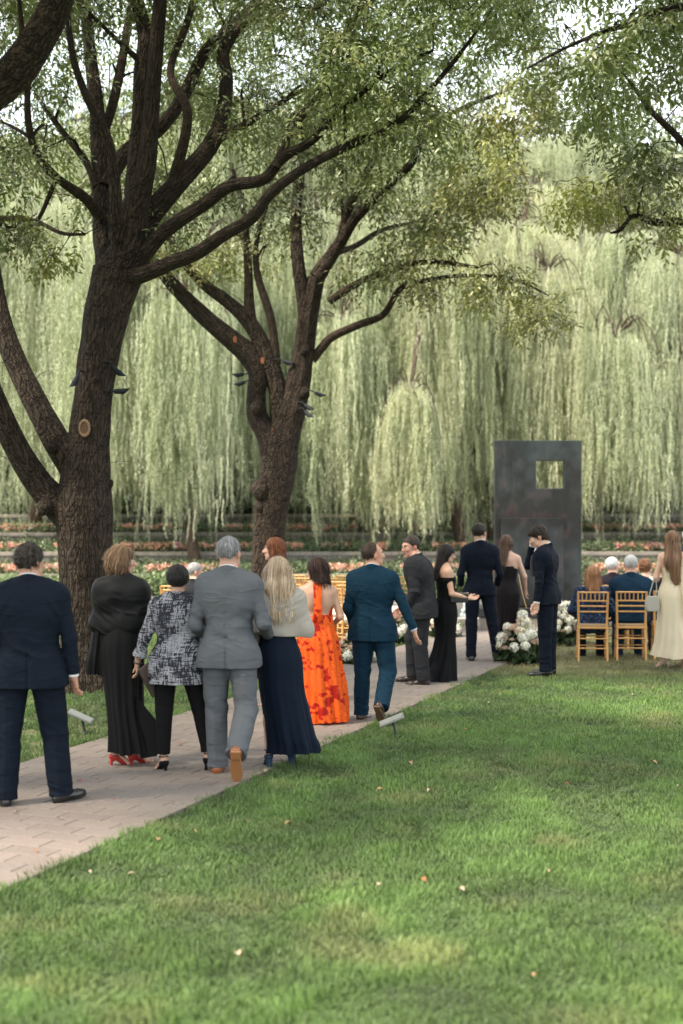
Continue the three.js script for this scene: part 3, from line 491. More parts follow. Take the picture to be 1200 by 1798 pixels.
const WG = [[0.46, 0.52, 0.35], [0.62, 0.65, 0.51]], WY = [[0.51, 0.55, 0.36], [0.64, 0.66, 0.51]];
willow('pale green weeping willow curtain furthest left behind the left oak', [[60, 930, 13, 36], [66, 850, 11, 36], [80, 740, 9, 36], [70, 600, 8, 36], [60, 430, 7, 36]], { crowns: [[20, 330, 35, 60, 2.3, 1.6, 5.0], [130, 360, 34, 50, 2.0, 1.5, 5.2]] }, 41, WG);
willow('weeping willow with leaning grey trunk seen between the two oaks', [[346, 1000, 12, 32.5], [335, 930, 10, 32.5], [345, 850, 9, 32.8], [300, 760, 10, 33], [268, 700, 9, 33], [262, 600, 7, 33], [265, 480, 6, 33]], { limbs: [[[290, 745, 7, 33], [240, 690, 6, 33], [180, 712, 5, 33]], [[330, 840, 6, 32.8], [330, 760, 5, 32.6], [285, 640, 4, 32.4]]], crowns: [[250, 380, 32.5, 60, 2.2, 1.5, 4.6], [360, 420, 33.5, 50, 2.0, 1.6, 4.4], [330, 520, 31.5, 20, 1.6, 0.9, 3.4]] }, 43, WG);
willow('weeping willow with a thick trunk behind the second oak', [[640, 930, 16, 35], [645, 860, 13, 35], [640, 760, 11, 35], [650, 640, 10, 35], [640, 480, 8, 35]], { limbs: [[[642, 800, 7, 35], [620, 730, 5, 35], [600, 620, 4, 35]]], crowns: [[560, 380, 34.5, 50, 2.2, 1.6, 4.8], [660, 400, 34, 50, 2.0, 1.5, 4.8], [600, 560, 32.6, 16, 1.3, 0.8, 3.2]] }, 47, WG);
willow('weeping willow with twin brown trunks left of the dark sculpture', [[812, 960, 13, 34], [802, 880, 11, 34], [800, 780, 9, 34], [795, 690, 8, 34], [760, 600, 7, 34], [740, 480, 6, 34]], { limbs: [[[800, 800, 6, 34], [770, 640, 6, 34.3], [745, 560, 5, 34.5]], [[806, 900, 6, 34], [830, 800, 5, 33.8], [850, 700, 4, 33.6]]], crowns: [[740, 430, 33.5, 46, 2.0, 1.5, 4.4], [800, 520, 34.4, 30, 1.6, 1.2, 4.0], [720, 690, 31.6, 26, 0.9, 0.6, 2.0]] }, 53, WY);
willow('weeping willow with straight brown trunk rising behind the dark sculpture', [[866, 965, 12, 34.5], [868, 880, 11, 34.5], [862, 780, 10, 34.5], [858, 700, 9, 34.5], [880, 600, 8, 34.5], [900, 450, 6, 34.5]], { limbs: [[[860, 740, 6, 34.5], [920, 690, 5, 34.3], [990, 660, 4, 34]], [[858, 690, 6, 34.5], [870, 660, 4, 34.3], [885, 640, 3, 34.2]]], crowns: [[900, 400, 35, 50, 2.0, 1.6, 4.6], [960, 480, 34, 34, 1.6, 1.2, 4.0], [930, 330, 37, 40, 2.0, 1.5, 5.0]] }, 59, WY);
willow('pale weeping willow at the right edge hanging over the top terrace', [[1270, 900, 15, 36], [1268, 800, 12, 36], [1250, 680, 10, 36], [1220, 500, 8, 36]], { crowns: [[1100, 420, 35, 50, 2.0, 1.5, 4.4], [1200, 450, 34, 40, 2.0, 1.5, 3.8], [1080, 590, 33, 22, 1.3, 1.0, 3.0], [1190, 640, 33, 18, 1.2, 0.8, 2.4]] }, 61, WG);
willow('tall weeping willow rising pale above the others at the back', [[520, 930, 13, 42], [522, 800, 12, 42], [530, 600, 11, 42], [560, 350, 9, 42]], { crowns: [[400, 190, 41, 50, 3.0, 2.0, 5.5], [600, 150, 42, 50, 3.0, 2.0, 5.5], [800, 230, 41, 50, 2.8, 2.0, 5.5], [1000, 250, 41, 56, 2.8, 2.0, 5.5], [200, 220, 41, 50, 3.0, 2.0, 5.5], [1160, 320, 41, 40, 2.4, 2.0, 5.0], [40, 260, 41, 40, 2.4, 2.0, 5.0]] }, 67, WG, 1.2);
// ---------------------------------------------------------------- people: signed distance fields meshed with surface nets
const SCR = new Float32Array(8);
function field(prims, post) {          // prims: ['c', a, b, ra, rb, k] tapered capsule, ['e', c, r, k] ellipsoid
  const n = prims.length, A = new Float64Array(n * 10), ty = new Uint8Array(n);
  prims.forEach((p, i) => { const o = i * 10; if (p[0] === 'c') { A.set([...p[1], p[2][0] - p[1][0], p[2][1] - p[1][1], p[2][2] - p[1][2], p[3], p[4], p[5] ?? 0.02], o); A[o + 9] = A[o + 3] ** 2 + A[o + 4] ** 2 + A[o + 5] ** 2 || 1e-9; } else { ty[i] = 1; A.set([...p[1], ...p[2], 0, 0, p[3] ?? 0.02], o); } });
  const f = (x, y, z) => {
    let d = 1e3;
    for (let i = 0, o = 0; i < n; i++, o += 10) {
      let q; const px = x - A[o], py = y - A[o + 1], pz = z - A[o + 2];
      if (ty[i]) { const rx = A[o + 3], ry = A[o + 4], rz = A[o + 5], a = px / rx, b = py / ry, c = pz / rz, k0 = Math.sqrt(a * a + b * b + c * c), a1 = a / rx, b1 = b / ry, c1 = c / rz, k1 = Math.sqrt(a1 * a1 + b1 * b1 + c1 * c1); q = k1 < 1e-6 ? -Math.min(rx, ry, rz) : k0 * (k0 - 1) / k1; }
      else { let h = (px * A[o + 3] + py * A[o + 4] + pz * A[o + 5]) / A[o + 9]; h = h < 0 ? 0 : h > 1 ? 1 : h; const a = px - A[o + 3] * h, b = py - A[o + 4] * h, c = pz - A[o + 5] * h; q = Math.sqrt(a * a + b * b + c * c) - (A[o + 6] + (A[o + 7] - A[o + 6]) * h); }
      const k = A[o + 8], e = Math.abs(d - q); d = Math.min(d, q); if (e < k) { const h = (k - e) / k; d -= h * h * k * 0.25; }
    }
    return d;
  };
  const g = post ? (x, y, z) => post(f(x, y, z), x, y, z) : f;
  let lo = [1e9, 1e9, 1e9], hi = [-1e9, -1e9, -1e9];
  for (const p of prims) { const ends = p[0] === 'c' ? [[p[1], p[3]], [p[2], p[4]]] : [[p[1], Math.max(...p[2])]]; for (const [c, r] of ends) for (let k = 0; k < 3; k++) { lo[k] = Math.min(lo[k], c[k] - r); hi[k] = Math.max(hi[k], c[k] + r); } }
  g.lo = lo; g.hi = hi; return g;
}
function nets(f, cell, color, pad = 0.03, lo = f.lo, hi = f.hi) {
  const o = lo.map((v) => v - pad), nx = Math.ceil((hi[0] + pad - o[0]) / cell) + 1, ny = Math.ceil((hi[1] + pad - o[1]) / cell) + 1, nz = Math.ceil((hi[2] + pad - o[2]) / cell) + 1;
  const val = new Float32Array(nx * ny * nz), at = (i, j, k) => (k * ny + j) * nx + i, S = 4, far = cell * S * 0.9 + 0.022;
  for (let k0 = 0; k0 < nz; k0 += S) for (let j0 = 0; j0 < ny; j0 += S) for (let i0 = 0; i0 < nx; i0 += S) {
    const c = f(o[0] + (i0 + 1.5) * cell, o[1] + (j0 + 1.5) * cell, o[2] + (k0 + 1.5) * cell), skip = Math.abs(c) > far * 1.6;
    for (let k = k0; k < Math.min(nz, k0 + S); k++) for (let j = j0; j < Math.min(ny, j0 + S); j++) for (let i = i0; i < Math.min(nx, i0 + S); i++) val[at(i, j, k)] = skip ? c : f(o[0] + i * cell, o[1] + j * cell, o[2] + k * cell);
  }
  const id = new Int32Array(nx * ny * nz).fill(-1), pos = [], idx = [];
  for (let k = 0; k < nz - 1; k++) for (let j = 0; j < ny - 1; j++) for (let i = 0; i < nx - 1; i++) {
    let m = 0, sx = 0, sy = 0, sz = 0, n = 0; const v = SCR;
    for (let c = 0; c < 8; c++) { v[c] = val[at(i + (c & 1), j + (c >> 1 & 1), k + (c >> 2))]; if (v[c] < 0) m |= 1 << c; }
    if (m === 0 || m === 255) continue;
    for (let a = 0; a < 8; a++) for (const bit of [1, 2, 4]) { if (a & bit) continue; const b = a | bit; if ((v[a] < 0) === (v[b] < 0)) continue; const t = v[a] / (v[a] - v[b]); sx += (a & 1) + (bit === 1 ? t : 0); sy += (a >> 1 & 1) + (bit === 2 ? t : 0); sz += (a >> 2) + (bit === 4 ? t : 0); n++; }
    id[at(i, j, k)] = pos.length / 3; pos.push(o[0] + (i + sx / n) * cell, o[1] + (j + sy / n) * cell, o[2] + (k + sz / n) * cell);
  }
  const quad = (a, b, c, d, flip) => { if (a < 0 || b < 0 || c < 0 || d < 0) return; if (flip) idx.push(a, c, b, b, c, d); else idx.push(a, b, c, b, d, c); };
  for (let k = 1; k < nz - 1; k++) for (let j = 1; j < ny - 1; j++) for (let i = 1; i < nx - 1; i++) {
    const s = val[at(i, j, k)] < 0;
    if (s !== val[at(i + 1, j, k)] < 0) quad(id[at(i, j - 1, k - 1)], id[at(i, j, k - 1)], id[at(i, j - 1, k)], id[at(i, j, k)], !s);
    if (s !== val[at(i, j + 1, k)] < 0) quad(id[at(i - 1, j, k - 1)], id[at(i, j, k - 1)], id[at(i - 1, j, k)], id[at(i, j, k)], s);
    if (s !== val[at(i, j, k + 1)] < 0) quad(id[at(i - 1, j - 1, k)], id[at(i, j - 1, k)], id[at(i - 1, j, k)], id[at(i, j, k)], !s);
  }
  const nor = [], uv = [], col = color ? [] : null, e = cell * 0.6;
  for (let i = 0; i < pos.length; i += 3) {
    const x = pos[i], y = pos[i + 1], z = pos[i + 2], gx = f(x + e, y, z) - f(x - e, y, z), gy = f(x, y + e, z) - f(x, y - e, z), gz = f(x, y, z + e) - f(x, y, z - e), l = Math.hypot(gx, gy, gz) || 1;
    nor.push(gx / l, gy / l, gz / l); uv.push(x + z * 0.8, y); if (col) col.push(...color(x, y, z, gx / l, gy / l, gz / l));
  }
  return geo(pos, idx, { normal: nor, uv, color: col });
}
const add3 = (a, b, s = 1) => [a[0] + b[0] * s, a[1] + b[1] * s, a[2] + b[2] * s], mix3 = (a, b, t) => [lerp(a[0], b[0], t), lerp(a[1], b[1], t), lerp(a[2], b[2], t)];
const nrm = (a) => { const l = Math.hypot(...a) || 1; return [a[0] / l, a[1] / l, a[2] / l]; }, sub3 = (a, b) => [a[0] - b[0], a[1] - b[1], a[2] - b[2]], dot3 = (a, b) => a[0] * b[0] + a[1] * b[1] + a[2] * b[2];
const tov = (a) => V(a[0], a[1], a[2]);

// joints in a 1.8 m body that faces -z; limbs given as directions
function joints(p) {
  const J = { pelvis: [0, 0.95, 0], chest: add3([0, 1.27, 0], p.chest || [0, 0, 0]), neck: add3([0, 1.50, 0.012], p.neck || p.chest || [0, 0, 0]) };
  J.head = add3([J.neck[0], J.neck[1] + 0.15, J.neck[2] - 0.032], p.head || [0, 0, 0]);
  const tw = p.twist || 0, c = Math.cos(tw), s = Math.sin(tw), sw = (p.sw || 0.18) - 0.012, drop = p.shDrop || 0;
  J.sL = add3(J.neck, [-sw * c, -0.088 + drop, sw * s]); J.sR = add3(J.neck, [sw * c, -0.088 + drop, -sw * s]);
  for (const S of ['L', 'R']) {
    const g = S === 'L' ? -1 : 1, arm = p['arm' + S] || [[g * 0.16, -1, 0.05], [g * 0.04, -1, -0.22]];
    J['e' + S] = add3(J['s' + S], nrm(arm[0]), 0.295); J['w' + S] = add3(J['e' + S], nrm(arm[1]), 0.255);
    const leg = p['leg' + S] || [[g * 0.02, -1, 0], [0, -1, 0.02]], hw = p.hw || 0.092;
    J['h' + S] = [g * hw, 0.92, 0]; J['k' + S] = add3(J['h' + S], nrm(leg[0]), 0.43); J['a' + S] = add3(J['k' + S], nrm(leg[1]), 0.415);
  }
  return J;
}
function torso(J, q, p) {      // horizontal capsules stacked along the spine, q thicker than the body
  const f = p.fem ? 1 : 0, r = nrm(sub3(J.sR, J.sL)), b = (p.build || 0) - (f ? 0.006 : 0.014), bar = (c, half, rad, k = 0.09) => ['c', add3(c, r, -half), add3(c, r, half), rad + q, rad + q, k];
  const hipr = [1, 0, 0], pl = (c, half, rad) => ['c', add3(c, hipr, -half), add3(c, hipr, half), rad + q, rad + q, 0.09];
  return [pl(J.pelvis, f ? 0.082 : 0.075, (f ? 0.118 : 0.112) + b), bar(mix3(J.pelvis, J.chest, 0.45), f ? 0.045 : 0.07, (f ? 0.092 : 0.105) + b * 1.3), bar(J.chest, f ? 0.065 : 0.095, (f ? 0.103 : 0.118) + b), bar(mix3(J.chest, J.neck, 0.5), f ? 0.085 : 0.115, (f ? 0.092 : 0.103) + b * 0.6),
    ['c', add3(J.sL, [0, -0.005, 0]), add3(J.sR, [0, -0.005, 0]), (f ? 0.052 : 0.062) + q, (f ? 0.052 : 0.062) + q, 0.06], ['c', add3(J.neck, [0, 0.0, 0.005]), add3(J.neck, [0, -0.09, 0.0]), 0.06 + q * 0.6, 0.085 + q, 0.07], ['c', add3(J.neck, [-0.03, -0.005, 0.01]), add3(J.sL, [0.02, 0.012, 0.0]), 0.05 + q * 0.7, 0.045 + q, 0.05], ['c', add3(J.neck, [0.03, -0.005, 0.01]), add3(J.sR, [-0.02, 0.012, 0.0]), 0.05 + q * 0.7, 0.045 + q, 0.05]];
}
const headM = (J, p) => place(tov(J.head), quat(p.headPitch || 0, p.headYaw || 0, p.headRoll || 0), p.headS || (p.fem ? 1.02 : 1.06));
const HEAD = (fem) => [
  ['e', [0, 0.03, 0.012], [0.073, 0.083, 0.091], 0.02], ['e', [0, -0.03, -0.035], [0.055, 0.086, 0.058], 0.04], ['c', [-0.03, -0.072, -0.04], [0.03, -0.072, -0.04], 0.031, 0.031, 0.03], ['e', [0, -0.1, -0.072], [0.02, 0.015, 0.018], 0.02],
  ['c', [0, 0.012, -0.092], [0, -0.026, -0.115], 0.007, 0.0115, 0.012], ['e', [0, -0.03, -0.104], [0.017, 0.009, 0.011], 0.01], ['c', [-0.03, 0.025, -0.08], [0.03, 0.025, -0.08], fem ? 0.011 : 0.014, fem ? 0.011 : 0.014, 0.015], ['e', [-0.035, -0.022, -0.07], [0.022, 0.02, 0.02], 0.02], ['e', [0.035, -0.022, -0.07], [0.022, 0.02, 0.02], 0.02],
  ['e', [0, -0.055, -0.093], [0.021, 0.006, 0.011], 0.006], ['e', [0, -0.066, -0.09], [0.018, 0.006, 0.011], 0.006],
  ['e', [-0.077, -0.008, 0.012], [0.011, 0.031, 0.019], 0.012], ['e', [0.077, -0.008, 0.012], [0.011, 0.031, 0.019], 0.012]];
function headGeo(J, p, cell) {
  const M = headM(J, p), I = M.clone().invert(), e = I.elements, hf = field(HEAD(p.fem)), nA = tov(J.neck).applyMatrix4(I), w = p.fem ? 0.047 : 0.056;
  const nf = field([...HEAD(p.fem).slice(0, 0), ['c', [0, -0.05, 0.022], [nA.x, nA.y - 0.02, nA.z], w, w + 0.008, 0.02]]);
  const sock = field([['e', [-0.031, 0.004, -0.098], [0.016, 0.009, 0.012], 0], ['e', [0.031, 0.004, -0.098], [0.016, 0.009, 0.012], 0]]), eye = field([['e', [-0.031, 0.003, -0.082], [0.0125, 0.011, 0.0125], 0], ['e', [0.031, 0.003, -0.082], [0.0125, 0.011, 0.0125], 0]]);
  const local = (x, y, z) => { let d = hf(x, y, z); const s = -sock(x, y, z), k = 0.01, t = Math.abs(d - s); d = Math.max(d, s) + (t < k ? (k - t) ** 2 / k * 0.25 : 0); d = Math.min(d, eye(x, y, z)); const q = nf(x, y, z), g = Math.abs(d - q); return Math.min(d, q) - (g < 0.03 ? (0.03 - g) ** 2 / 0.03 * 0.25 : 0); };
  local.lo = [-0.1, Math.min(-0.16, nA.y - 0.06), -0.14]; local.hi = [0.1, 0.14, Math.max(0.13, nA.z + 0.08)];
  const sk = p.skin, col = (x, y, z) => {
    const ax = Math.abs(x), t = 1 + 0.06 * noise(x * 40, y * 40, z * 40);
    if (z < -0.06) {
      if (eye(x, y, z) < 0.0025 && ax > 0.017 && ax < 0.046 && Math.abs(y - 0.003) < 0.010) return Math.abs(ax - 0.031) < 0.006 ? [0.03, 0.02, 0.015] : [0.55, 0.52, 0.5];
      if (!p.bare && Math.abs(y - 0.026 - 0.1 * (ax > 0.03 ? 0.03 - ax : 0)) < 0.006 && ax > 0.012 && ax < 0.046 && z < -0.07) return p.brow || [0.06, 0.04, 0.03];
      if (y < -0.048 && y > -0.073 && ax < 0.024 - Math.abs(y + 0.06) * 0.5 && z < -0.09) return p.lips || [sk[0] * 0.85, sk[1] * 0.55, sk[2] * 0.55];
      if (ax > 0.018 && ax < 0.055 && y < -0.005 && y > -0.05) return [sk[0] * 1.04 * t, sk[1] * 0.88 * t, sk[2] * 0.86 * t];
    }
    if (ax > 0.068) return [sk[0] * 1.03, sk[1] * 0.85, sk[2] * 0.82];
    return [sk[0] * t, sk[1] * t, sk[2] * t];
  };
  return nets(local, cell, col, 0.012).applyMatrix4(M);
}
function handGeo(w, dir, thumb, side, curl, cell, skin, sc = 1) {      // fingers along y, palm towards +z, thumb towards +x
  const pr = [], c = (a, b, ra, rb, k = 0.006) => pr.push(['c', a, b, ra, rb, k]);
  for (const [i, x] of [[0, 0.028], [1, 0.009], [2, -0.010], [3, -0.028]].entries()) c([x[1] * 0.6, 0.004, 0], [x[1], 0.082 - Math.abs(i - 1) * 0.004, 0], 0.0135, 0.0115, 0.018);
  [[0.029, 0.084, 0.070], [0.010, 0.088, 0.078], [-0.010, 0.085, 0.072], [-0.028, 0.078, 0.057]].forEach(([x, y, l], i) => {
    let a = 0.25 * curl + 0.06 * i, p = [x, y, 0]; const sp = x * 0.9;
    for (const [f, r0, r1] of [[0.45, 0.0098, 0.009], [0.32, 0.009, 0.0082], [0.26, 0.0082, 0.0068]]) { const q = add3(p, [sp * 0.25 * (1 - curl), Math.cos(a), Math.sin(a)].map((v, j) => v * l * f * (j ? 1 : 1))); c(p, q, r0, r1, 0.004); p = q; a += 0.75 * curl + 0.08; }
  });
  c([0.018, 0.018, 0.006], [0.042, 0.048, 0.016], 0.0155, 0.0125, 0.014); c([0.042, 0.048, 0.016], [0.050 - 0.012 * curl, 0.078, 0.024 + 0.01 * curl], 0.0108, 0.0095); c([0.050 - 0.012 * curl, 0.078, 0.024 + 0.01 * curl], [0.050 - 0.02 * curl, 0.10, 0.03 + 0.016 * curl], 0.0095, 0.0075);
  c([0, -0.05, 0], [0, 0.015, 0], 0.0245, 0.022, 0.02);
  const y = tov(dir).normalize(), x = tov(thumb); x.addScaledVector(y, -x.dot(y)).normalize(); const z = V(0, 0, 0).crossVectors(x, y).multiplyScalar(side);
  const g = nets(field(pr), cell, (px, py, pz) => { const t = 1 + 0.08 * noise(px * 70, py * 70, pz * 70) - 0.1 * (py > 0.075 && py < 0.09 ? 1 : 0), r = py > 0.1 ? 0.94 : 1; return [skin[0] * t, skin[1] * t * r, skin[2] * t * r]; }, 0.01);
  const B = M4().makeBasis(x.multiplyScalar(sc), y.multiplyScalar(sc), z.multiplyScalar(sc)).setPosition(w[0], w[1], w[2]); g.applyMatrix4(B);
  if (B.determinant() < 0) { const a = g.index.array; for (let i = 0; i < a.length; i += 3) { const t = a[i]; a[i] = a[i + 1]; a[i + 1] = t; } }
  return g;
}
const armPrims = (J, S, q, f, k = 0.02) => [['c', J['s' + S], J['e' + S], (f ? 0.044 : 0.052) + q, (f ? 0.037 : 0.043) + q, k], ['c', J['e' + S], J['w' + S], (f ? 0.037 : 0.043) + q, (f ? 0.024 : 0.028) + q, 0.02]];
function bodyGeo(J, p, cell) {
  const f = p.fem, tr = torso(J, p.slim ? -0.006 : 0, p), lw = p.slim ? 0.6 : 1; if (p.slim) tr[0] = ['c', add3(J.pelvis, [-0.05, 0, 0]), add3(J.pelvis, [0.05, 0, 0]), 0.085, 0.085, 0.09];
  const pr = [...tr, ['c', add3(J.neck, [0, -0.05, 0.01]), add3(J.neck, [0, 0.06, -0.005]), f ? 0.055 : 0.062, f ? 0.047 : 0.056, 0.05]];
  for (const S of ['L', 'R']) { pr.push(...armPrims(J, S, p.suit ? -0.014 : 0, f, 0.03)); pr.push(['c', J['h' + S], J['k' + S], (f ? 0.088 : 0.09) * lw, 0.056 * lw, 0.05], ['c', J['k' + S], add3(mix3(J['k' + S], J['a' + S], 0.4), [0, 0, 0.008]), 0.054, 0.052, 0.03], ['c', add3(mix3(J['k' + S], J['a' + S], 0.4), [0, 0, 0.008]), J['a' + S], 0.05, 0.034, 0.03]); }
  const s = p.skin; return nets(field(pr), cell, (x, y, z) => { const t = 1 + 0.05 * noise(x * 20, y * 20, z * 20); return [s[0] * t, s[1] * t, s[2] * t]; });
}
const SKIN = mat(1, 1, 1, 0.55, { vertexColors: true, sheen: 0.15 });
const cloth = (r, g, b, rough = 0.85, more = {}) => mat(r, g, b, rough, { specularIntensity: 0.22, sheen: 0.08, sheenRoughness: 0.5, sheenColor: new THREE.Color().setRGB(0.25 + r, 0.25 + g, 0.28 + b).multiplyScalar(0.35), ...more });
const weaveB = tex(256, (u, v) => 0.5 + 0.25 * Math.sin((u + v) * 6.2832 * 40) + 0.25 * tnoise(u, v, 90, 90, 2), false);
const creaseB = tex(512, (u, v) => { const r = (p, q, s, e) => Math.max(0, 1 - Math.abs(tnoise(u + 0.04 * tnoise(u, v, 3, 5, s), v + 0.03 * tnoise(u, v, 6, 4, s + 1), p, q, s + 2)) * e); return 0.35 + 0.3 * r(3, 7, 1, 2.6) + 0.2 * r(7, 12, 5, 2.2) + 0.12 * tnoise(u, v, 10, 6, 9) + 0.06 * tnoise(u, v, 24, 24, 3); }, false);
const suit = (r, g, b) => cloth(r, g, b, 0.82, { bumpMap: rep(creaseB, 1.6, 1.6), bumpScale: 0.012 });
const WHITE = mat(0.72, 0.73, 0.75, 0.75), BLACKL = mat(0.012, 0.011, 0.011, 0.28, { clearcoat: 0.3 });
// folds of cloth: stretched noise
const rid = (x, y, z) => 0.6 - 2 * Math.abs(noise(x, y, z));
const folds = (x, y, z, fx, fy, seed) => noise(x * fx + seed, y * fy, z * fx) * 0.6 + noise(x * fx * 2.1 + seed, y * fy * 2.1 + 7, z * fx * 2.1) * 0.4;
function jacketGeo(J, p, cell) {
  const q = p.jq ?? 0.018, hem = p.hem ?? 0.80, b = (p.build || 0) - 0.014, sd = p.seed || 0, c = [...torso(J, q, p)];
  const sk = add3(J.pelvis, [0, -0.07, 0]); c.push(['c', add3(sk, [-0.10, 0, 0]), add3(sk, [0.10, 0, 0]), 0.118 + q + b, 0.118 + q + b, 0.09], ['c', add3(sk, [-0.105, -0.12, 0]), add3(sk, [0.105, -0.12, 0]), 0.118 + q + b, 0.12 + q + b, 0.09]);
  const T = field(c), r = nrm(sub3(J.sR, J.sL)), fw = [r[2], 0, -r[0]];   // fw: forward of the chest
  const arms = ['L', 'R'].map((S) => { const w = J['w' + S], e = J['e' + S], d = nrm(sub3(w, e)), end = add3(w, d, p.cuff ?? -0.005), a = field([['c', add3(J['s' + S], [0, 0.0, 0]), e, 0.062 + q * 0.4 + b * 0.3, 0.054 + b * 0.3, 0.02], ['c', e, end, 0.053 + b * 0.3, 0.044, 0.02]]); return { a, end, d, e }; });
  const f = (x, y, z) => {
    let t = T(x, y, z); const dx = (x - J.chest[0]) * r[0] + (z - J.chest[2]) * r[2], dz = (x - J.chest[0]) * fw[0] + (z - J.chest[2]) * fw[2];
    if (t < 0.06) {
      const wa = Math.exp(-((y - 1.08) ** 2) / 0.02); t += 0.008 * folds(x, y, z, 5, 8, sd) * sstep(0.0, 0.12, 1.38 - y) + 0.003 * folds(x, y, z, 16, 6, sd + 3) - 0.006 * wa * rid(x * 4.2 + sd, y * 14 + dx * 6, z * 3) - 0.005 * sstep(1.2, 1.32, y) * sstep(0.05, 0.14, Math.abs(dx)) * rid(Math.abs(dx) * 14 + y * 9, y * 3 + sd, 1) + 0.010 * wa * sstep(0.05, 0.2, Math.abs(dx));
      if (dz < 0) { t += 0.006 * Math.exp(-((dx / 0.008) ** 2)) * (p.vent && y < hem + 0.24 ? 1.6 : 0.5) * (p.seam === false ? 0 : 1); if (p.vent && y < hem + 0.24) t -= 0.006 * sstep(0, 0.03, dx) * (1 - sstep(0.03, 0.09, dx)); }
      else { t += 0.008 * Math.exp(-(((dx - 0.02) / 0.009) ** 2)); const lap = Math.abs(Math.abs(dx) - 0.03 - (y - 1.15) * 0.28); if (y > 1.15 && y < 1.5) t += 0.006 * Math.exp(-((lap / 0.009) ** 2)); }
    }
    t = Math.max(t, hem + (p.tilt || 0) * dz + 0.006 * noise(x * 6, 3, z * 6) - y);
    // neck opening
    const nx = x - J.neck[0], ny = y - J.neck[1], nz = z - J.neck[2]; t = Math.max(t, -(Math.hypot(nx, nz) - 0.058 - 0.3 * Math.max(0, ny + 0.01)), ny - 0.04 + (nx * fw[0] + nz * fw[2]) * 0.55 );
    for (const { a, end, d, e } of arms) {
      let s = a(x, y, z); if (s < 0.05) { const el = Math.exp(-((x - e[0]) ** 2 + (y - e[1]) ** 2 + (z - e[2]) ** 2) / 0.012); s += (0.004 + 0.004 * el) * folds(x, y, z, 9, 15, sd + 5) - (0.003 + 0.008 * el) * rid(x * 5 + sd, y * 17 + x * 8, z * 5); }
      s = Math.max(s, (x - end[0]) * d[0] + (y - end[1]) * d[1] + (z - end[2]) * d[2]);
      const k = y > J.sL[1] - 0.13 ? 0.03 : 0.006, g = Math.abs(t - s); t = Math.min(t, s) - (g < k ? (k - g) ** 2 / k * 0.25 : 0);
    }
    return t;
  };
  f.lo = T.lo.slice(); f.hi = T.hi.slice(); for (const { a } of arms) for (let k = 0; k < 3; k++) { f.lo[k] = Math.min(f.lo[k], a.lo[k]); f.hi[k] = Math.max(f.hi[k], a.hi[k]); } f.lo[1] = Math.max(f.lo[1], hem - 0.06);
  return nets(f, cell, null, 0.03);
}
function trouserGeo(J, p, cell) {
  const w = p.legW || 0, b = p.build || 0, sd = (p.seed || 0) + 20, up = field([torso(J, 0.012, p)[0], ['c', add3(J.pelvis, [-0.06, 0.06, 0]), add3(J.pelvis, [0.06, 0.06, 0]), 0.105 + b, 0.105 + b, 0.05]]);
  const legs = ['L', 'R'].map((S) => { const h = J['h' + S], k = J['k' + S], a = J['a' + S], d = nrm(sub3(a, k)), end = add3(a, d, p.trLen ?? 0.03); return { f: field([['c', h, k, 0.104 + b * 0.5 + w * 0.5, 0.076 + w, 0.03], ['c', k, end, 0.074 + w, p.hemR ?? 0.068 + w, 0.02]]), end, d, k, a }; });
  const f = (x, y, z) => {
    let t = Math.max(up(x, y, z), y - 1.02);
    for (const { f: g, end, d, k, a } of legs) { let s = g(x, y, z); if (s < 0.05) { const kn = Math.exp(-((y - k[1]) ** 2) / 0.01), an = Math.exp(-((x - a[0]) ** 2 + (y - a[1] - 0.04) ** 2 + (z - a[2]) ** 2) / 0.01); s += (p.tight ? 0.5 : 1) * (0.008 * folds(x, y, z, 7, 5, sd) - 0.010 * an * rid(x * 5 + sd, y * 22 + x * 6, z * 5) - 0.008 * kn * rid(x * 5, y * 15 + x * 9 + sd, z * 5) - 0.005 * sstep(0.8, 0.95, y) * rid(x * 9 + y * 5, y * 6, z * 6 + sd)); const dz = z - lerp(k[2], a[2], clamp((k[1] - y) / 0.42, 0, 1)); if (!p.tight && s < 0.02) s -= 0.004 * Math.exp(-(((x - lerp(k[0], a[0], clamp((k[1] - y) / 0.42, 0, 1))) / 0.008) ** 2)) * Math.sign(1); } s = Math.max(s, (x - end[0]) * d[0] + (y - end[1]) * d[1] + (z - end[2]) * d[2]); const q = Math.abs(t - s), kk = 0.035; t = Math.min(t, s) - (q < kk ? (kk - q) ** 2 / kk * 0.25 : 0); }
    return t;
  };
  f.lo = up.lo.slice(); f.hi = up.hi.slice(); for (const l of legs) for (let k = 0; k < 3; k++) { f.lo[k] = Math.min(f.lo[k], l.f.lo[k]); f.hi[k] = Math.max(f.hi[k], l.f.hi[k]); }
  return nets(f, cell, null, 0.03);
}
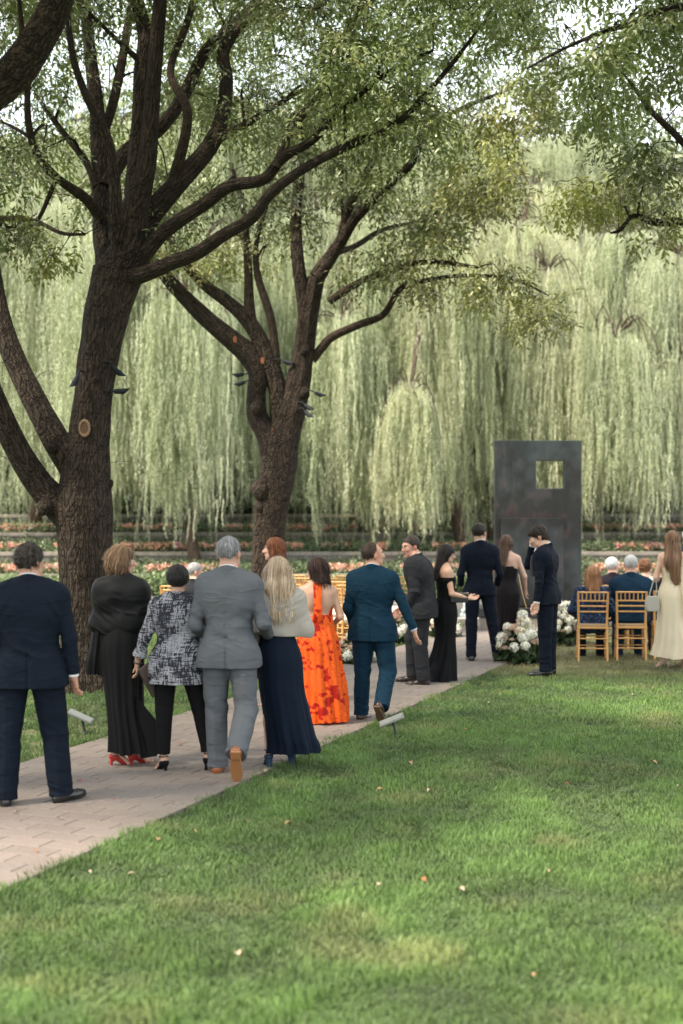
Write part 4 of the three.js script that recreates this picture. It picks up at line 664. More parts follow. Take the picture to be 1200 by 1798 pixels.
// shoes: foot along -z from the ankle, sole at y = -0.085; heel lift in metres for women's heels
function shoeGeo(kind, cell = 0.007) {
  if (kind === 'oxford') {
    const f = field([['e', [0, -0.045, 0.03], [0.036, 0.05, 0.052], 0.03], ['c', [0, -0.05, 0.02], [0.004, -0.06, -0.13], 0.036, 0.033, 0.03], ['e', [0.003, -0.062, -0.14], [0.04, 0.028, 0.075], 0.03], ['c', [0, -0.02, 0.02], [0, -0.04, -0.06], 0.034, 0.024, 0.03]], (d, x, y, z) => Math.max(d, -0.073 - y, y - 0.004) );
    const sh = new THREE.Shape(); for (let i = 0; i <= 40; i++) { const a = i / 40 * 6.2832, z = Math.sin(a) * 0.148 - 0.068, w = z > 0.02 ? 0.034 : lerp(0.034, 0.044, sstep(0.02, -0.1, z)); const x = Math.cos(a) * w * (1 + 0.0 * z) + (z < -0.1 ? 0.004 : 0); i ? sh.lineTo(x, -z) : sh.moveTo(x, -z); }
    const so = new THREE.ExtrudeGeometry(sh, { depth: 0.012, bevelEnabled: true, bevelThickness: 0.002, bevelSize: 0.002, bevelSegments: 1 }); so.rotateX(-Math.PI / 2); so.translate(0, -0.086, 0);
    const he = new RoundedBoxGeometry(0.066, 0.024, 0.07, 2, 0.008); he.translate(0, -0.0935, 0.04);
    return { upper: nets(f, cell), sole: mergeGeometries([so.toNonIndexed(), he.index ? he.toNonIndexed() : he].map((g) => { for (const k of Object.keys(g.attributes)) if (!['position', 'normal', 'uv'].includes(k)) g.deleteAttribute(k); return g; })) };
  }
  return null;
}
const OXF = shoeGeo('oxford');
function shoes(T, J, p) {
  for (const S of ['L', 'R']) {
    const a = J['a' + S], o = p['foot' + S] || [0, 0, 0], m = place(tov(a), quat(o[0], o[1], o[2] || 0), 1);   // pitch (heel up > 0 turns toes down), yaw
    if (p.shoe === 'oxford') { const s = obj('shoe', OXF.upper, p.shoeMat, T); s.applyMatrix4(m); obj('sole', OXF.sole, p.soleMat || BLACKL, s); }
    else {
      const h = p.heel ?? 0.075, toe = [0, -0.075 - h, -0.165], ball = [0, -0.07 - h, -0.11], heelp = [0, -0.045, 0.03];
      const footF = field([['c', [0, 0.02, 0], heelp, 0.031, 0.03, 0.03], ['c', [0, -0.03, 0.01], ball, 0.03, 0.031, 0.03], ['c', ball, toe, 0.031, 0.02, 0.02]]);
      const s = p.skin, foot = nets(footF, 0.008, () => s).applyMatrix4(m); J.extra.push(foot);
      const low = field([['c', [0, -0.052, 0.034], [0, -0.055, 0.02], 0.034, 0.034, 0.02], ['c', [0, -0.045, 0.01], ball, 0.034, 0.035, 0.03], ['c', ball, [0, -0.077 - h, -0.18], 0.035, 0.018, 0.02]], (d, x, y, z) => { const t = clamp((0.03 - z) / 0.2, 0, 1), top = lerp(-0.02, -0.062 - h * 0.98, Math.min(1, t * 1.35)) + (z < -0.125 ? 0.02 : 0) + (p.shoe === 'sandal' && z > -0.13 && z < -0.02 ? -0.02 : 0); const bot = lerp(-0.085, -0.1 - h, clamp((0.02 - z) / 0.12, 0, 1)); return Math.max(d, y - top, bot - y, -(footF(x, y, z) + (p.shoe === 'pump' ? -0.001 : 0.001))); });
      const sh = obj('shoe', nets(low, 0.006), p.shoeMat, T); sh.applyMatrix4(m);
      const top = -0.078, bot = -0.1 - h, w = p.heelW || 0.008, st = p.shoe === 'block' || p.heelW > 0.02 ? tube([V(0, top, 0.035), V(0, (top + bot) / 2, 0.042), V(0, bot, 0.042)], [0.03, w, w], 12, { n: 8 }) : tube([V(0, top, 0.035), V(0, top - 0.025, 0.045), V(0, bot + 0.01, 0.043), V(0, bot, 0.043)], [0.027, 0.013, w, w * 1.2], 10, { n: 10 });
      obj('heel', st, p.shoeMat, sh);
      if (p.shoe === 'sandal' || p.shoe === 'block') { const g = new THREE.TorusGeometry(0.036, 0.006, 8, 20); g.rotateX(Math.PI / 2); g.translate(0, 0.0, 0.004); obj('strap', g, p.shoeMat, sh); }
    }
  }
}
// hair, built round the head; long hair also falls down the back
const hairCol = (c1, c2, f = 60) => (x, y, z) => { const a = Math.atan2(x, z + 0.02), n = noise(a * 16, y * 5, 3) * 0.55 + noise(a * 46 + y * 6, y * 7, 9) * 0.45, t = clamp(0.5 + 0.75 * n, 0, 1); return [lerp(c1[0], c2[0], t), lerp(c1[1], c2[1], t), lerp(c1[2], c2[2], t)]; };
function hairGeo(J, p, cell) {
  const h = p.hair, M = headM(J, p), prims = [['e', [0, 0.034, 0.016], [0.079 + h.vol, 0.089 + h.vol, 0.097 + h.vol], 0.02], ...(h.prims || [])];
  const [y0, z0, y1, z1] = h.line || [0.058, -0.1, -0.082, 0.05], slope = (y1 - y0) / (z1 - z0);
  const long = h.long, st = h.streak ?? (long ? 0.006 : 0.0035), f = field(prims, (d, x, y, z) => {
    if (d > 0.05) return d; const a = Math.atan2(x, z + 0.02);
    d += long ? st * (noise(a * 9, y * 3.5, 5) + 0.8 * noise(a * 24 + y * 5, y * 6, 1)) : st * (noise(x * 38, y * 38, z * 38) + (h.curly ? 1.5 * noise(x * 60, y * 60, z * 60) : noise(a * 30, y * 12, 2)));
    const face = y0 + slope * (z - z0) - y; if (!long) d += 0.013 * sstep(-0.045, 0.0, face); d = Math.max(d, long ? Math.min(face * 0.7, (h.faceZ ?? -0.045) - z) : face * 0.7);
    if (h.part) d += 0.008 * Math.exp(-(((x - h.part) / 0.006) ** 2)) * (y > 0.06 ? 1 : 0);
    if (h.end) d = Math.max(d, h.end + 0.02 * noise(x * 30, 1, z * 30) + 0.012 * noise(x * 90, 2, z * 90) - y);
    return d;
  });
  const col = hairCol(h.c1, h.c2), g = nets(f, cell, col, 0.02), R = rng(901 + (p.seed || 0)), P = g.attributes.position, N = g.attributes.normal, pos = [], idx = [], cl = [];
  for (let i = 0, n = p.d < 15 ? 1500 : 700; i < n; i++) {       // loose strands that follow the hair downwards
    const v = Math.floor(R() * P.count); let x = P.getX(v), y = P.getY(v), z = P.getZ(v), nx = N.getX(v), ny = N.getY(v), nz = N.getZ(v); if (z < -0.06 && !long) continue; if (ny < -0.5) continue;
    const L = (long ? 0.05 + 0.09 * R() : 0.018 + 0.02 * R()), w = long ? 0.0016 : 0.0011, o = pos.length / 3, sw = (R() - 0.5) * 0.5, out = (long ? 0.2 : h.curly ? 0.9 : 0.28) * R(), c = col(x + 0.03 * R(), y, z), k = 0.8 + 0.6 * R();
    for (let s = 0; s <= 4; s++) {
      pos.push(x + nx * 0.001 - nz * w, y, z + nz * 0.001 + nx * w, x + nx * 0.001 + nz * w, y, z + nz * 0.001 - nx * w); cl.push(c[0] * k, c[1] * k, c[2] * k, c[0] * k, c[1] * k, c[2] * k);
      if (s < 4) idx.push(o + s * 2, o + s * 2 + 1, o + s * 2 + 2, o + s * 2 + 1, o + s * 2 + 3, o + s * 2 + 2);
      let dx = sw * nz + (y > 0.08 ? nx : 0), dy = -1, dz = -sw * nx + 0.25 + (y > 0.08 ? 0.5 : 0); const d = dx * nx + dy * ny + dz * nz; dx += nx * (out - d); dy += ny * (out - d); dz += nz * (out - d); const l = Math.hypot(dx, dy, dz) || 1, st = L / 4; x += dx / l * st; y += dy / l * st; z += dz / l * st;
      const e = 0.004, f0 = f(x, y, z), gx = f(x + e, y, z) - f0, gy = f(x, y + e, z) - f0, gz = f(x, y, z + e) - f0, gl = Math.hypot(gx, gy, gz) || 1; nx = gx / gl; ny = gy / gl; nz = gz / gl; if (f0 < 0.001) { x += nx * (0.001 - f0); y += ny * (0.001 - f0); z += nz * (0.001 - f0); }
    }
  }
  const sg = geo(pos, idx, { color: cl, uv: new Array(pos.length / 3 * 2).fill(0) }); return mergeGeometries([g, sg]).applyMatrix4(M);
}
// loose strands over a hair surface, following it downwards
const HAIRM = mat(1, 1, 1, 0.5, { vertexColors: true, specularIntensity: 0.5 });
function collarRing(J, p, r, y0, y1, tilt, m, T, name) { const n = 28, pos = [], idx = [], uv = []; const r2 = nrm(sub3(J.sR, J.sL)), fw = [r2[2], 0, -r2[0]]; for (let i = 0; i <= n; i++) { const a = i / n * 6.2832, c = Math.cos(a), s = Math.sin(a), dx = c * r2[0] + s * fw[0], dz = c * r2[2] + s * fw[2], f = s; for (const [k, y] of [[1.12, y0], [1, y1], [0.95, y1 + 0.002], [0.96, y0 + 0.01]]) { pos.push(J.neck[0] + dx * r * k, J.neck[1] + y - f * tilt - (f > 0 ? 0.02 * f : 0), J.neck[2] + dz * r * k * 1.02); uv.push(i / n, y); } } for (let i = 0; i < n; i++) for (let j = 0; j < 3; j++) { const a = i * 4 + j; idx.push(a, a + 1, a + 4, a + 1, a + 5, a + 4); } return obj(name, geo(pos, idx, { uv }), m, T); }
// cloth of revolution: rings [y, cx, cz, rx, rz, fold], smooth between them
function loft(rings, opt = {}) {
  const n = opt.n || 96, rows = opt.rows || 60, pos = [], uv = [], idx = [], sd = opt.seed || 0, cr = (i, k, t) => { const g = (j) => rings[clamp(j, 0, rings.length - 1)][k], a = g(i - 1), b = g(i), c = g(i + 1), d = g(i + 2); return b + 0.5 * t * (c - a + t * (2 * a - 5 * b + 4 * c - d + t * (3 * (b - c) + d - a))); };
  for (let r = 0; r <= rows; r++) {
    const ft = r / rows * (rings.length - 1), i = Math.min(rings.length - 2, Math.floor(ft)), t = ft - i, [y, cx, cz, rx, rz, fo] = [0, 1, 2, 3, 4, 5].map((k) => cr(i, k, t));
    for (let j = 0; j <= n; j++) {
      const a = (j % n) / n * 6.2832, c = Math.cos(a), s = Math.sin(a), F = fo * (0.5 * Math.sin(a * (opt.k || 9) + sd + 1.5 * noise(y * 2, sd)) + 0.35 * Math.sin(a * (opt.k || 9) * 2.3 + sd * 2 + y * 3) + 0.6 * noise(c * 3 + sd, y * 3, s * 3)) + 0.004 * noise(c * 4 + sd, y * 9, s * 4);
      pos.push(cx + c * (rx + F), y + (opt.hem && r === rows ? opt.hem * noise(c * 2, sd, s * 2) : 0), cz + s * (rz + F)); uv.push(j / n * 1.2, y);
    }
  }
  const w = n + 1; for (let r = 0; r < rows; r++) for (let j = 0; j < n; j++) { const a = r * w + j; idx.push(a, a + 1, a + w, a + 1, a + w + 1, a + w); }
  const g = geo(pos, idx, { uv }), q = g.attributes.normal; for (let r = 0; r <= rows; r++) { const a = r * w, b = a + n; q.setXYZ(b, q.getX(a), q.getY(a), q.getZ(a)); } return g;
}
function person(p, dress) {
  const H = p.H, s = H / 1.8, d = p.d, X = (p.x - 600) * d / FOC, T = thing('person', p.label, 'person', [X, 0, -d], p.yaw || 0), J = joints(p); J.extra = [];
  T.scale.setScalar(s); p.skin = p.skin || [0.46, 0.27, 0.19];
  const near = d < 14, hc = near ? 0.006 : 0.0075, cc = near ? 0.0115 : 0.014;
  const lift = p.seat ? p.seat - 0.0 : -Math.min(J.aL[1], J.aR[1]) + (p.shoe === 'oxford' ? 0.107 : 0.1 + (p.heel ?? 0.075)); T.position.y = p.seat ? 0 : lift * s;
  if (p.seat) for (const k of Object.keys(J)) if (k !== 'extra') J[k] = add3(J[k], [0, p.seat, 0]);
  if (p.shoe) shoes(T, J, p);
  dress(T, J, p, cc);
  const parts = [headGeo(J, p, hc), bodyGeo(J, p, p.bodyCell || 0.022), ...J.extra];
  for (const S of ['L', 'R']) if (!(p.hide || '').includes(S)) { const g = S === 'L' ? -1 : 1, o = p['hand' + S] || {}; parts.push(handGeo(J['w' + S], o.dir || add3(nrm(sub3(J['w' + S], J['e' + S])), [0, -0.6, 0]), o.thumb || [0, -0.15, -1], o.side ?? (S === 'R' ? -1 : 1), o.curl ?? 0.55, near ? 0.0045 : 0.006, p.skin, p.fem ? 0.92 : 1.05)); }
  obj('body', mergeGeometries(parts), SKIN, T);
  if (p.hair) obj('hair', hairGeo(J, p, near ? 0.006 : 0.008), HAIRM, T);
  return { T, J };
}
const man = (p) => person({ shoe: 'oxford', shoeMat: BLACKL, ...p }, (T, J, q, cc) => {
  obj('jacket', jacketGeo(J, q, cc), q.suit, T); obj('trousers', trouserGeo(J, q, cc), q.trousers || q.suit, T);
  collarRing(J, q, 0.066, -0.03, 0.042, 0.03, q.shirt || WHITE, T, 'shirt_collar'); collarRing(J, q, 0.085, -0.05, 0.02, 0.045, q.suit, T, 'jacket_collar');
  for (const S of ['L', 'R']) if (!(q.hide || '').includes(S)) { const w = J['w' + S], e = J['e' + S], dd = nrm(sub3(w, e)); obj('shirt_cuff', tube([tov(add3(w, dd, -0.03)), tov(add3(w, dd, 0.008))], [0.037, 0.036], 14, { n: 3 }), q.shirt || WHITE, T); }
  if (q.after) q.after(T, J, q, cc);
});
// ---------------------------------------------------------------- the guests
const NAVY = suit(0.006, 0.010, 0.018), TEAL = suit(0.006, 0.026, 0.048), GREY = suit(0.10, 0.108, 0.12), CHAR = suit(0.022, 0.023, 0.026), INK = suit(0.0055, 0.008, 0.016), BLUE = suit(0.007, 0.025, 0.05);
const BLACKC = cloth(0.008, 0.008, 0.009, 0.8, { bumpMap: rep(creaseB, 1.5, 1), bumpScale: 0.008 }), BROWNL = mat(0.24, 0.075, 0.022, 0.35, { clearcoat: 0.3 }), DKBROWN = mat(0.045, 0.022, 0.016, 0.35, { clearcoat: 0.3 }), SOLE = mat(0.10, 0.055, 0.03, 0.7), SOLE2 = mat(0.34, 0.15, 0.055, 0.6);
const brownH = { c1: [0.012, 0.008, 0.006], c2: [0.05, 0.03, 0.02] };
// far left man in navy
man({ label: 'man in dark navy suit with short curly dark hair, leftmost of the walkers', x: 52, d: 9.78, H: 1.83, yaw: 0.12, build: 0.026, sw: 0.2, seed: 1, suit: NAVY, hem: 0.80, vent: true, hw: 0.105, legW: 0.016,
  armR: [[0.26, -1, 0.02], [0.12, -1, -0.06]], armL: [[-0.2, -1, 0.0], [-0.05, -1, -0.25]], legL: [[-0.10, -1, 0.02], [-0.03, -1, 0.05]], legR: [[0.14, -1, -0.1], [0.10, -1, 0.02]], footL: [0, 0.15], footR: [0.12, -0.75], headYaw: -0.5, head: [0, -0.01, 0], headS: 1.03,
  hair: { vol: 0.008, curly: 1, streak: 0.006, c1: [0.010, 0.008, 0.007], c2: [0.06, 0.045, 0.035] }, skin: [0.48, 0.26, 0.18], handR: { curl: 0.45, dir: [0.1, -1, -0.25], thumb: [-0.5, -0.2, -1] } });
// woman in black wrap
person({ label: 'woman in black silk wrap and long black skirt with red slingback heels', x: 213, d: 11.25, H: 1.70, yaw: -0.1, fem: 1, seed: 2, shoe: 'pump', heel: 0.07, heelW: 0.0075, shoeMat: mat(0.42, 0.035, 0.028, 0.4), hide: 'LR', slim: 1, hw: 0.075, headYaw: -1.25, headPitch: -0.05, headRoll: 0, sw: 0.165, skin: [0.55, 0.33, 0.24],
  armL: [[-0.2, -1, 0], [0.7, -0.25, -0.9]], armR: [[0.2, -1, -0.1], [-0.7, -0.2, -0.9]], legL: [[0.06, -1, 0.05], [0.05, -1, 0.05]], legR: [[0.05, -1, -0.05], [0.03, -1, 0.02]], footL: [0, -1.05], footR: [0.1, -0.75],
  hair: { long: 1, vol: 0.012, c1: [0.085, 0.045, 0.024], c2: [0.34, 0.215, 0.125], faceZ: -0.05, line: [0.066, -0.1, -0.06, -0.02], end: -0.10, prims: [['e', [0, -0.015, 0.028], [0.108, 0.10, 0.092], 0.04], ['e', [0.07, -0.03, -0.005], [0.035, 0.075, 0.06], 0.03], ['e', [-0.07, -0.03, -0.005], [0.035, 0.075, 0.06], 0.03]] } },
(T, J, p, cc) => {
  const satin = cloth(0.008, 0.008, 0.009, 0.55, { specularIntensity: 0.32 });
  const pr = [...torso(J, 0.026, p).slice(1), ...armPrims(J, 'L', 0.026, 1, 0.07), ...armPrims(J, 'R', 0.026, 1, 0.07), ['c', add3(J.chest, [-0.10, -0.16, -0.03]), add3(J.chest, [0.10, -0.12, -0.03]), 0.115, 0.115, 0.1]];
  const f = field(pr, (d, x, y, z) => { if (d > 0.08) return d; const a = Math.atan2(x, z + 0.1), dr = y + 0.10 * Math.cos(a * 1.2) + 0.03 * a; d += -0.009 * rid(a * 1.3 + 5, dr * 8, 2) * sstep(1.45, 1.25, y) - 0.005 * rid(a * 2.2, dr * 19 + a, 5) * sstep(1.45, 1.25, y) + 0.008 * folds(x, y, z, 4, 8, 3); return Math.max(d, 1.035 + 0.06 * Math.cos(a * 1.1) * -1 + 0.02 * noise(x * 8, 1, z * 8) - y, y - 1.575 ); });
  obj('wrap', nets(f, cc), satin, T);
  obj('scarf_end', loft([[1.12, -0.17, 0.03, 0.05, 0.05, 0.01], [0.95, -0.185, 0.03, 0.055, 0.05, 0.02], [0.82, -0.20, 0.03, 0.07, 0.05, 0.025], [0.70, -0.215, 0.02, 0.06, 0.045, 0.03]], { n: 40, k: 5, hem: 0.03 }), satin, T);
  obj('skirt', loft([[1.1, 0, 0, 0.14, 0.12, 0], [0.98, 0.005, 0, 0.175, 0.15, 0.004], [0.85, 0.01, 0, 0.182, 0.155, 0.008], [0.6, 0.02, 0, 0.16, 0.15, 0.014], [0.38, 0.04, 0, 0.152, 0.15, 0.02], [0.16, 0.075, 0, 0.168, 0.17, 0.032], [0.06, 0.09, 0, 0.18, 0.18, 0.038]].map((r) => [...r]), { k: 7, hem: 0.012, seed: 2 }), cloth(0.008, 0.008, 0.009, 0.75), T);
  const fl = geo([0.14, 0.55, 0.1, 0.24, 0.16, 0.1, 0.41, 0.22, 0.08, 0.33, 0.04, 0.12, 0.2, 0.02, 0.14, 0.12, 0.3, 0.1], [0, 5, 1, 0, 1, 2, 1, 3, 2, 1, 4, 3, 5, 4, 1]); obj('skirt_panel', fl, cloth(0.009, 0.009, 0.01, 0.8, { transmission: 0.15, thickness: 0 }), T);
});
// woman in tweed jacket
const TWEED = (() => { const t = tex(1024, (u, v) => { const p = tfbm(u, v, 8, 8, 2, 4), lines = 0.5 + 0.5 * tnoise(u, v, 210, 24, 5), cross = 0.5 + 0.5 * tnoise(u, v, 24, 230, 7), s = clamp(0.42 + 0.95 * p, 0, 1), k = (lines * 0.55 + cross * 0.55) > lerp(0.78, 0.30, s) ? 1 : 0, n = 0.8 + 0.4 * tnoise(u, v, 240, 240, 9); return k ? [0.36 * n, 0.36 * n, 0.39 * n] : [0.022 * n, 0.023 * n, 0.034 * n]; }); return mat(1, 1, 1, 0.9, { map: t, bumpMap: weaveB, bumpScale: 0.001, sheen: 0.3 }); })();
person({ label: 'woman in black and white tweed jacket and black trousers holding a clutch', x: 312, d: 11.03, H: 1.56, yaw: 0.1, fem: 1, build: 0.022, seed: 3, shoe: 'sandal', heel: 0.065, heelW: 0.02, shoeMat: BLACKC, trousers: BLACKC, tight: 1, legW: 0.004, hemR: 0.062, trLen: -0.02, hem: 0.80, jq: 0.03, seam: false, cuff: -0.1, hw: 0.11, sw: 0.185, headPitch: -0.12, hide: 'R',
  armL: [[-0.42, -1, 0.05], [-0.3, -1, -0.25]], armR: [[0.25, -1, 0], [0, -0.8, -0.6]], legL: [[-0.02, -1, 0], [-0.02, -1, 0.03]], legR: [[0.22, -1, -0.06], [0.18, -1, 0.1]], footL: [0, 0.5], footR: [0, -0.5], handL: { curl: 0.6, dir: [-0.02, -1, -0.15] },
  hair: { vol: 0.013, streak: 0.004, c1: [0.006, 0.006, 0.007], c2: [0.03, 0.027, 0.026], line: [0.05, -0.1, -0.08, 0.03], prims: [['e', [0, 0.02, 0.035], [0.082, 0.09, 0.085], 0.03]] }, skin: [0.44, 0.26, 0.18] },
(T, J, p, cc) => {
  obj('jacket', jacketGeo(J, p, cc), TWEED, T); obj('trousers', trouserGeo(J, p, cc), p.trousers, T);
  obj('jacket_hem', loft([[0.98, 0, 0, 0.20, 0.175, 0], [0.9, 0, 0, 0.225, 0.195, 0.005], [0.8, 0, 0, 0.248, 0.215, 0.012], [0.735, 0, 0, 0.262, 0.225, 0.016]], { k: 6, hem: 0.006, seed: 4, rows: 30 }), TWEED, T);
  for (const r of [[0.002, 0.062], [0, 0.052]]) void r;
  collarRing(J, p, 0.088, -0.05, 0.022, 0.03, TWEED, T, 'jacket_collar');
  const w = J.wL, e = J.eL, dd = nrm(sub3(w, e)); obj('turned_cuff', tube([tov(add3(w, dd, -0.14)), tov(add3(w, dd, -0.11)), tov(add3(w, dd, -0.075))], [0.054, 0.062, 0.068], 18, { n: 6 }), TWEED, T);
  obj('bracelet', new THREE.TorusGeometry(0.032, 0.007, 8, 20).applyMatrix4(place(tov(add3(w, dd, -0.01)), new THREE.Quaternion().setFromUnitVectors(V(0, 0, 1), tov(dd)), 1)), mat(0.02, 0.02, 0.022, 0.4), T);
});
{ const g = new RoundedBoxGeometry(0.26, 0.15, 0.022, 3, 0.009), p = PX(268, 1192, 10.98), T = thing('clutch_bag', 'dark leather clutch bag held by the woman in tweed', 'bag', [p.x, p.y, p.z], 0.6); g.rotateZ(-1.05); obj('bag_body', g, mat(0.05, 0.032, 0.026, 0.45), T); const c = new THREE.BoxGeometry(0.255, 0.07, 0.006); c.translate(0, 0.038, 0.014); c.rotateZ(-1.05); obj('flap', c, mat(0.085, 0.055, 0.044, 0.45), T); }
// grey suit
man({ label: 'grey haired man in light grey suit lifting his brown leather shoe', x: 402, d: 10.9, H: 1.84, yaw: -0.08, build: 0.012, sw: 0.19, seed: 4, suit: GREY, hem: 0.80, vent: true, legW: 0.012, shoeMat: BROWNL, soleMat: SOLE2, hide: 'LR', hw: 0.095,
  armL: [[-0.22, -1, 0.12], [0.18, -0.5, -0.9]], armR: [[0.32, -1, 0.08], [0.02, -0.45, -0.95]], legL: [[-0.02, -1, -0.08], [0.03, -1, 0.03]], legR: [[0.10, -1, 0.1], [-0.06, -0.62, 0.72]], footL: [0, 0.05], footR: [-1.12, 0.1], headYaw: -0.2,
  hair: { vol: 0.001, streak: 0.003, c1: [0.10, 0.10, 0.105], c2: [0.36, 0.35, 0.36], line: [0.062, -0.1, -0.055, 0.045] }, skin: [0.50, 0.29, 0.21] });
// blonde in navy
person({ label: 'blonde woman in long navy dress with a pale beige shawl and blue block heels', x: 488, d: 11.2, H: 1.60, yaw: 0.05, fem: 1, build: 0.012, seed: 5, shoe: 'block', heel: 0.085, heelW: 0.024, shoeMat: mat(0.014, 0.04, 0.085, 0.7), hide: 'LR', slim: 1, hw: 0.075, headYaw: 0.15, headPitch: 0.05, sw: 0.18, skin: [0.55, 0.33, 0.25],
  armL: [[-0.25, -1, 0], [0.6, -0.3, -0.9]], armR: [[0.3, -1, 0], [-0.6, -0.3, -0.9]], legL: [[0.0, -1, 0], [-0.02, -1, 0.04]], legR: [[0.06, -1, -0.12], [0.05, -1, 0]], footL: [0, 0.2], footR: [0.1, -0.1],
  hair: { long: 1, vol: 0.012, streak: 0.008, c1: [0.24, 0.15, 0.085], c2: [0.68, 0.55, 0.40], faceZ: -0.04, part: 0.0, end: -0.42, prims: [['c', [0, -0.02, 0.03], [0.005, -0.17, 0.07], 0.10, 0.105, 0.05], ['c', [-0.05, -0.14, 0.075], [-0.03, -0.37, 0.10], 0.085, 0.075, 0.05], ['c', [0.06, -0.12, 0.07], [0.09, -0.36, 0.10], 0.085, 0.075, 0.05], ['c', [-0.075, 0.0, 0.0], [-0.075, -0.17, 0.02], 0.04, 0.05, 0.04], ['c', [0.075, 0.0, 0.0], [0.09, -0.2, 0.04], 0.04, 0.05, 0.04]] } },
(T, J, p, cc) => {
  const wool = cloth(0.36, 0.325, 0.285, 0.95), pr = [...torso(J, 0.024, p).slice(1), ['c', J.sL, J.eL, 0.06, 0.07, 0.07], ['c', J.sR, J.eR, 0.06, 0.07, 0.07], ['c', add3(J.eL, [0.04, -0.02, -0.02]), add3(J.eR, [-0.04, -0.02, -0.02]), 0.085, 0.085, 0.08]];
  const f = field(pr, (d, x, y, z) => { if (d > 0.08) return d; const a = Math.atan2(x, z + 0.1); d += -0.007 * rid(a * 1.2 + 2, (y + 0.14 * Math.cos(a)) * 9, 2) * sstep(1.45, 1.25, y) - 0.004 * rid(a * 2, (y + 0.2 * Math.cos(a)) * 21, 7) + 0.008 * folds(x, y, z, 5, 7, 13); return Math.max(d, 1.085 - 0.05 * x * 3 * 0.4 + 0.03 * noise(x * 6, 4, z * 6) - y, y - 1.555); });
  obj('shawl', nets(f, cc), wool, T);
  obj('shawl_end', loft([[1.24, -0.21, -0.06, 0.06, 0.06, 0.01], [1.08, -0.24, -0.06, 0.075, 0.06, 0.02], [0.92, -0.235, -0.06, 0.07, 0.055, 0.03], [0.78, -0.215, -0.06, 0.05, 0.05, 0.03], [0.70, -0.19, -0.06, 0.03, 0.03, 0.02]], { n: 48, k: 6, hem: 0.03, seed: 3 }), wool, T);
  const nv = cloth(0.005, 0.010, 0.021, 0.8, { bumpMap: rep(creaseB, 1.2, 0.7), bumpScale: 0.006 }); obj('dress', loft([[1.13, 0, 0, 0.14, 0.115, 0], [1.06, 0, 0, 0.155, 0.125, 0.002], [0.95, 0.01, 0, 0.19, 0.165, 0.002], [0.84, 0.02, 0, 0.2, 0.185, 0.003], [0.65, 0.03, 0, 0.20, 0.19, 0.005], [0.45, 0.065, 0, 0.205, 0.20, 0.009], [0.22, 0.115, 0, 0.215, 0.22, 0.018], [0.12, 0.145, 0, 0.222, 0.225, 0.034], [0.06, 0.15, 0, 0.23, 0.23, 0.04]], { k: 8, hem: 0.02, seed: 6 }), nv, T);
});
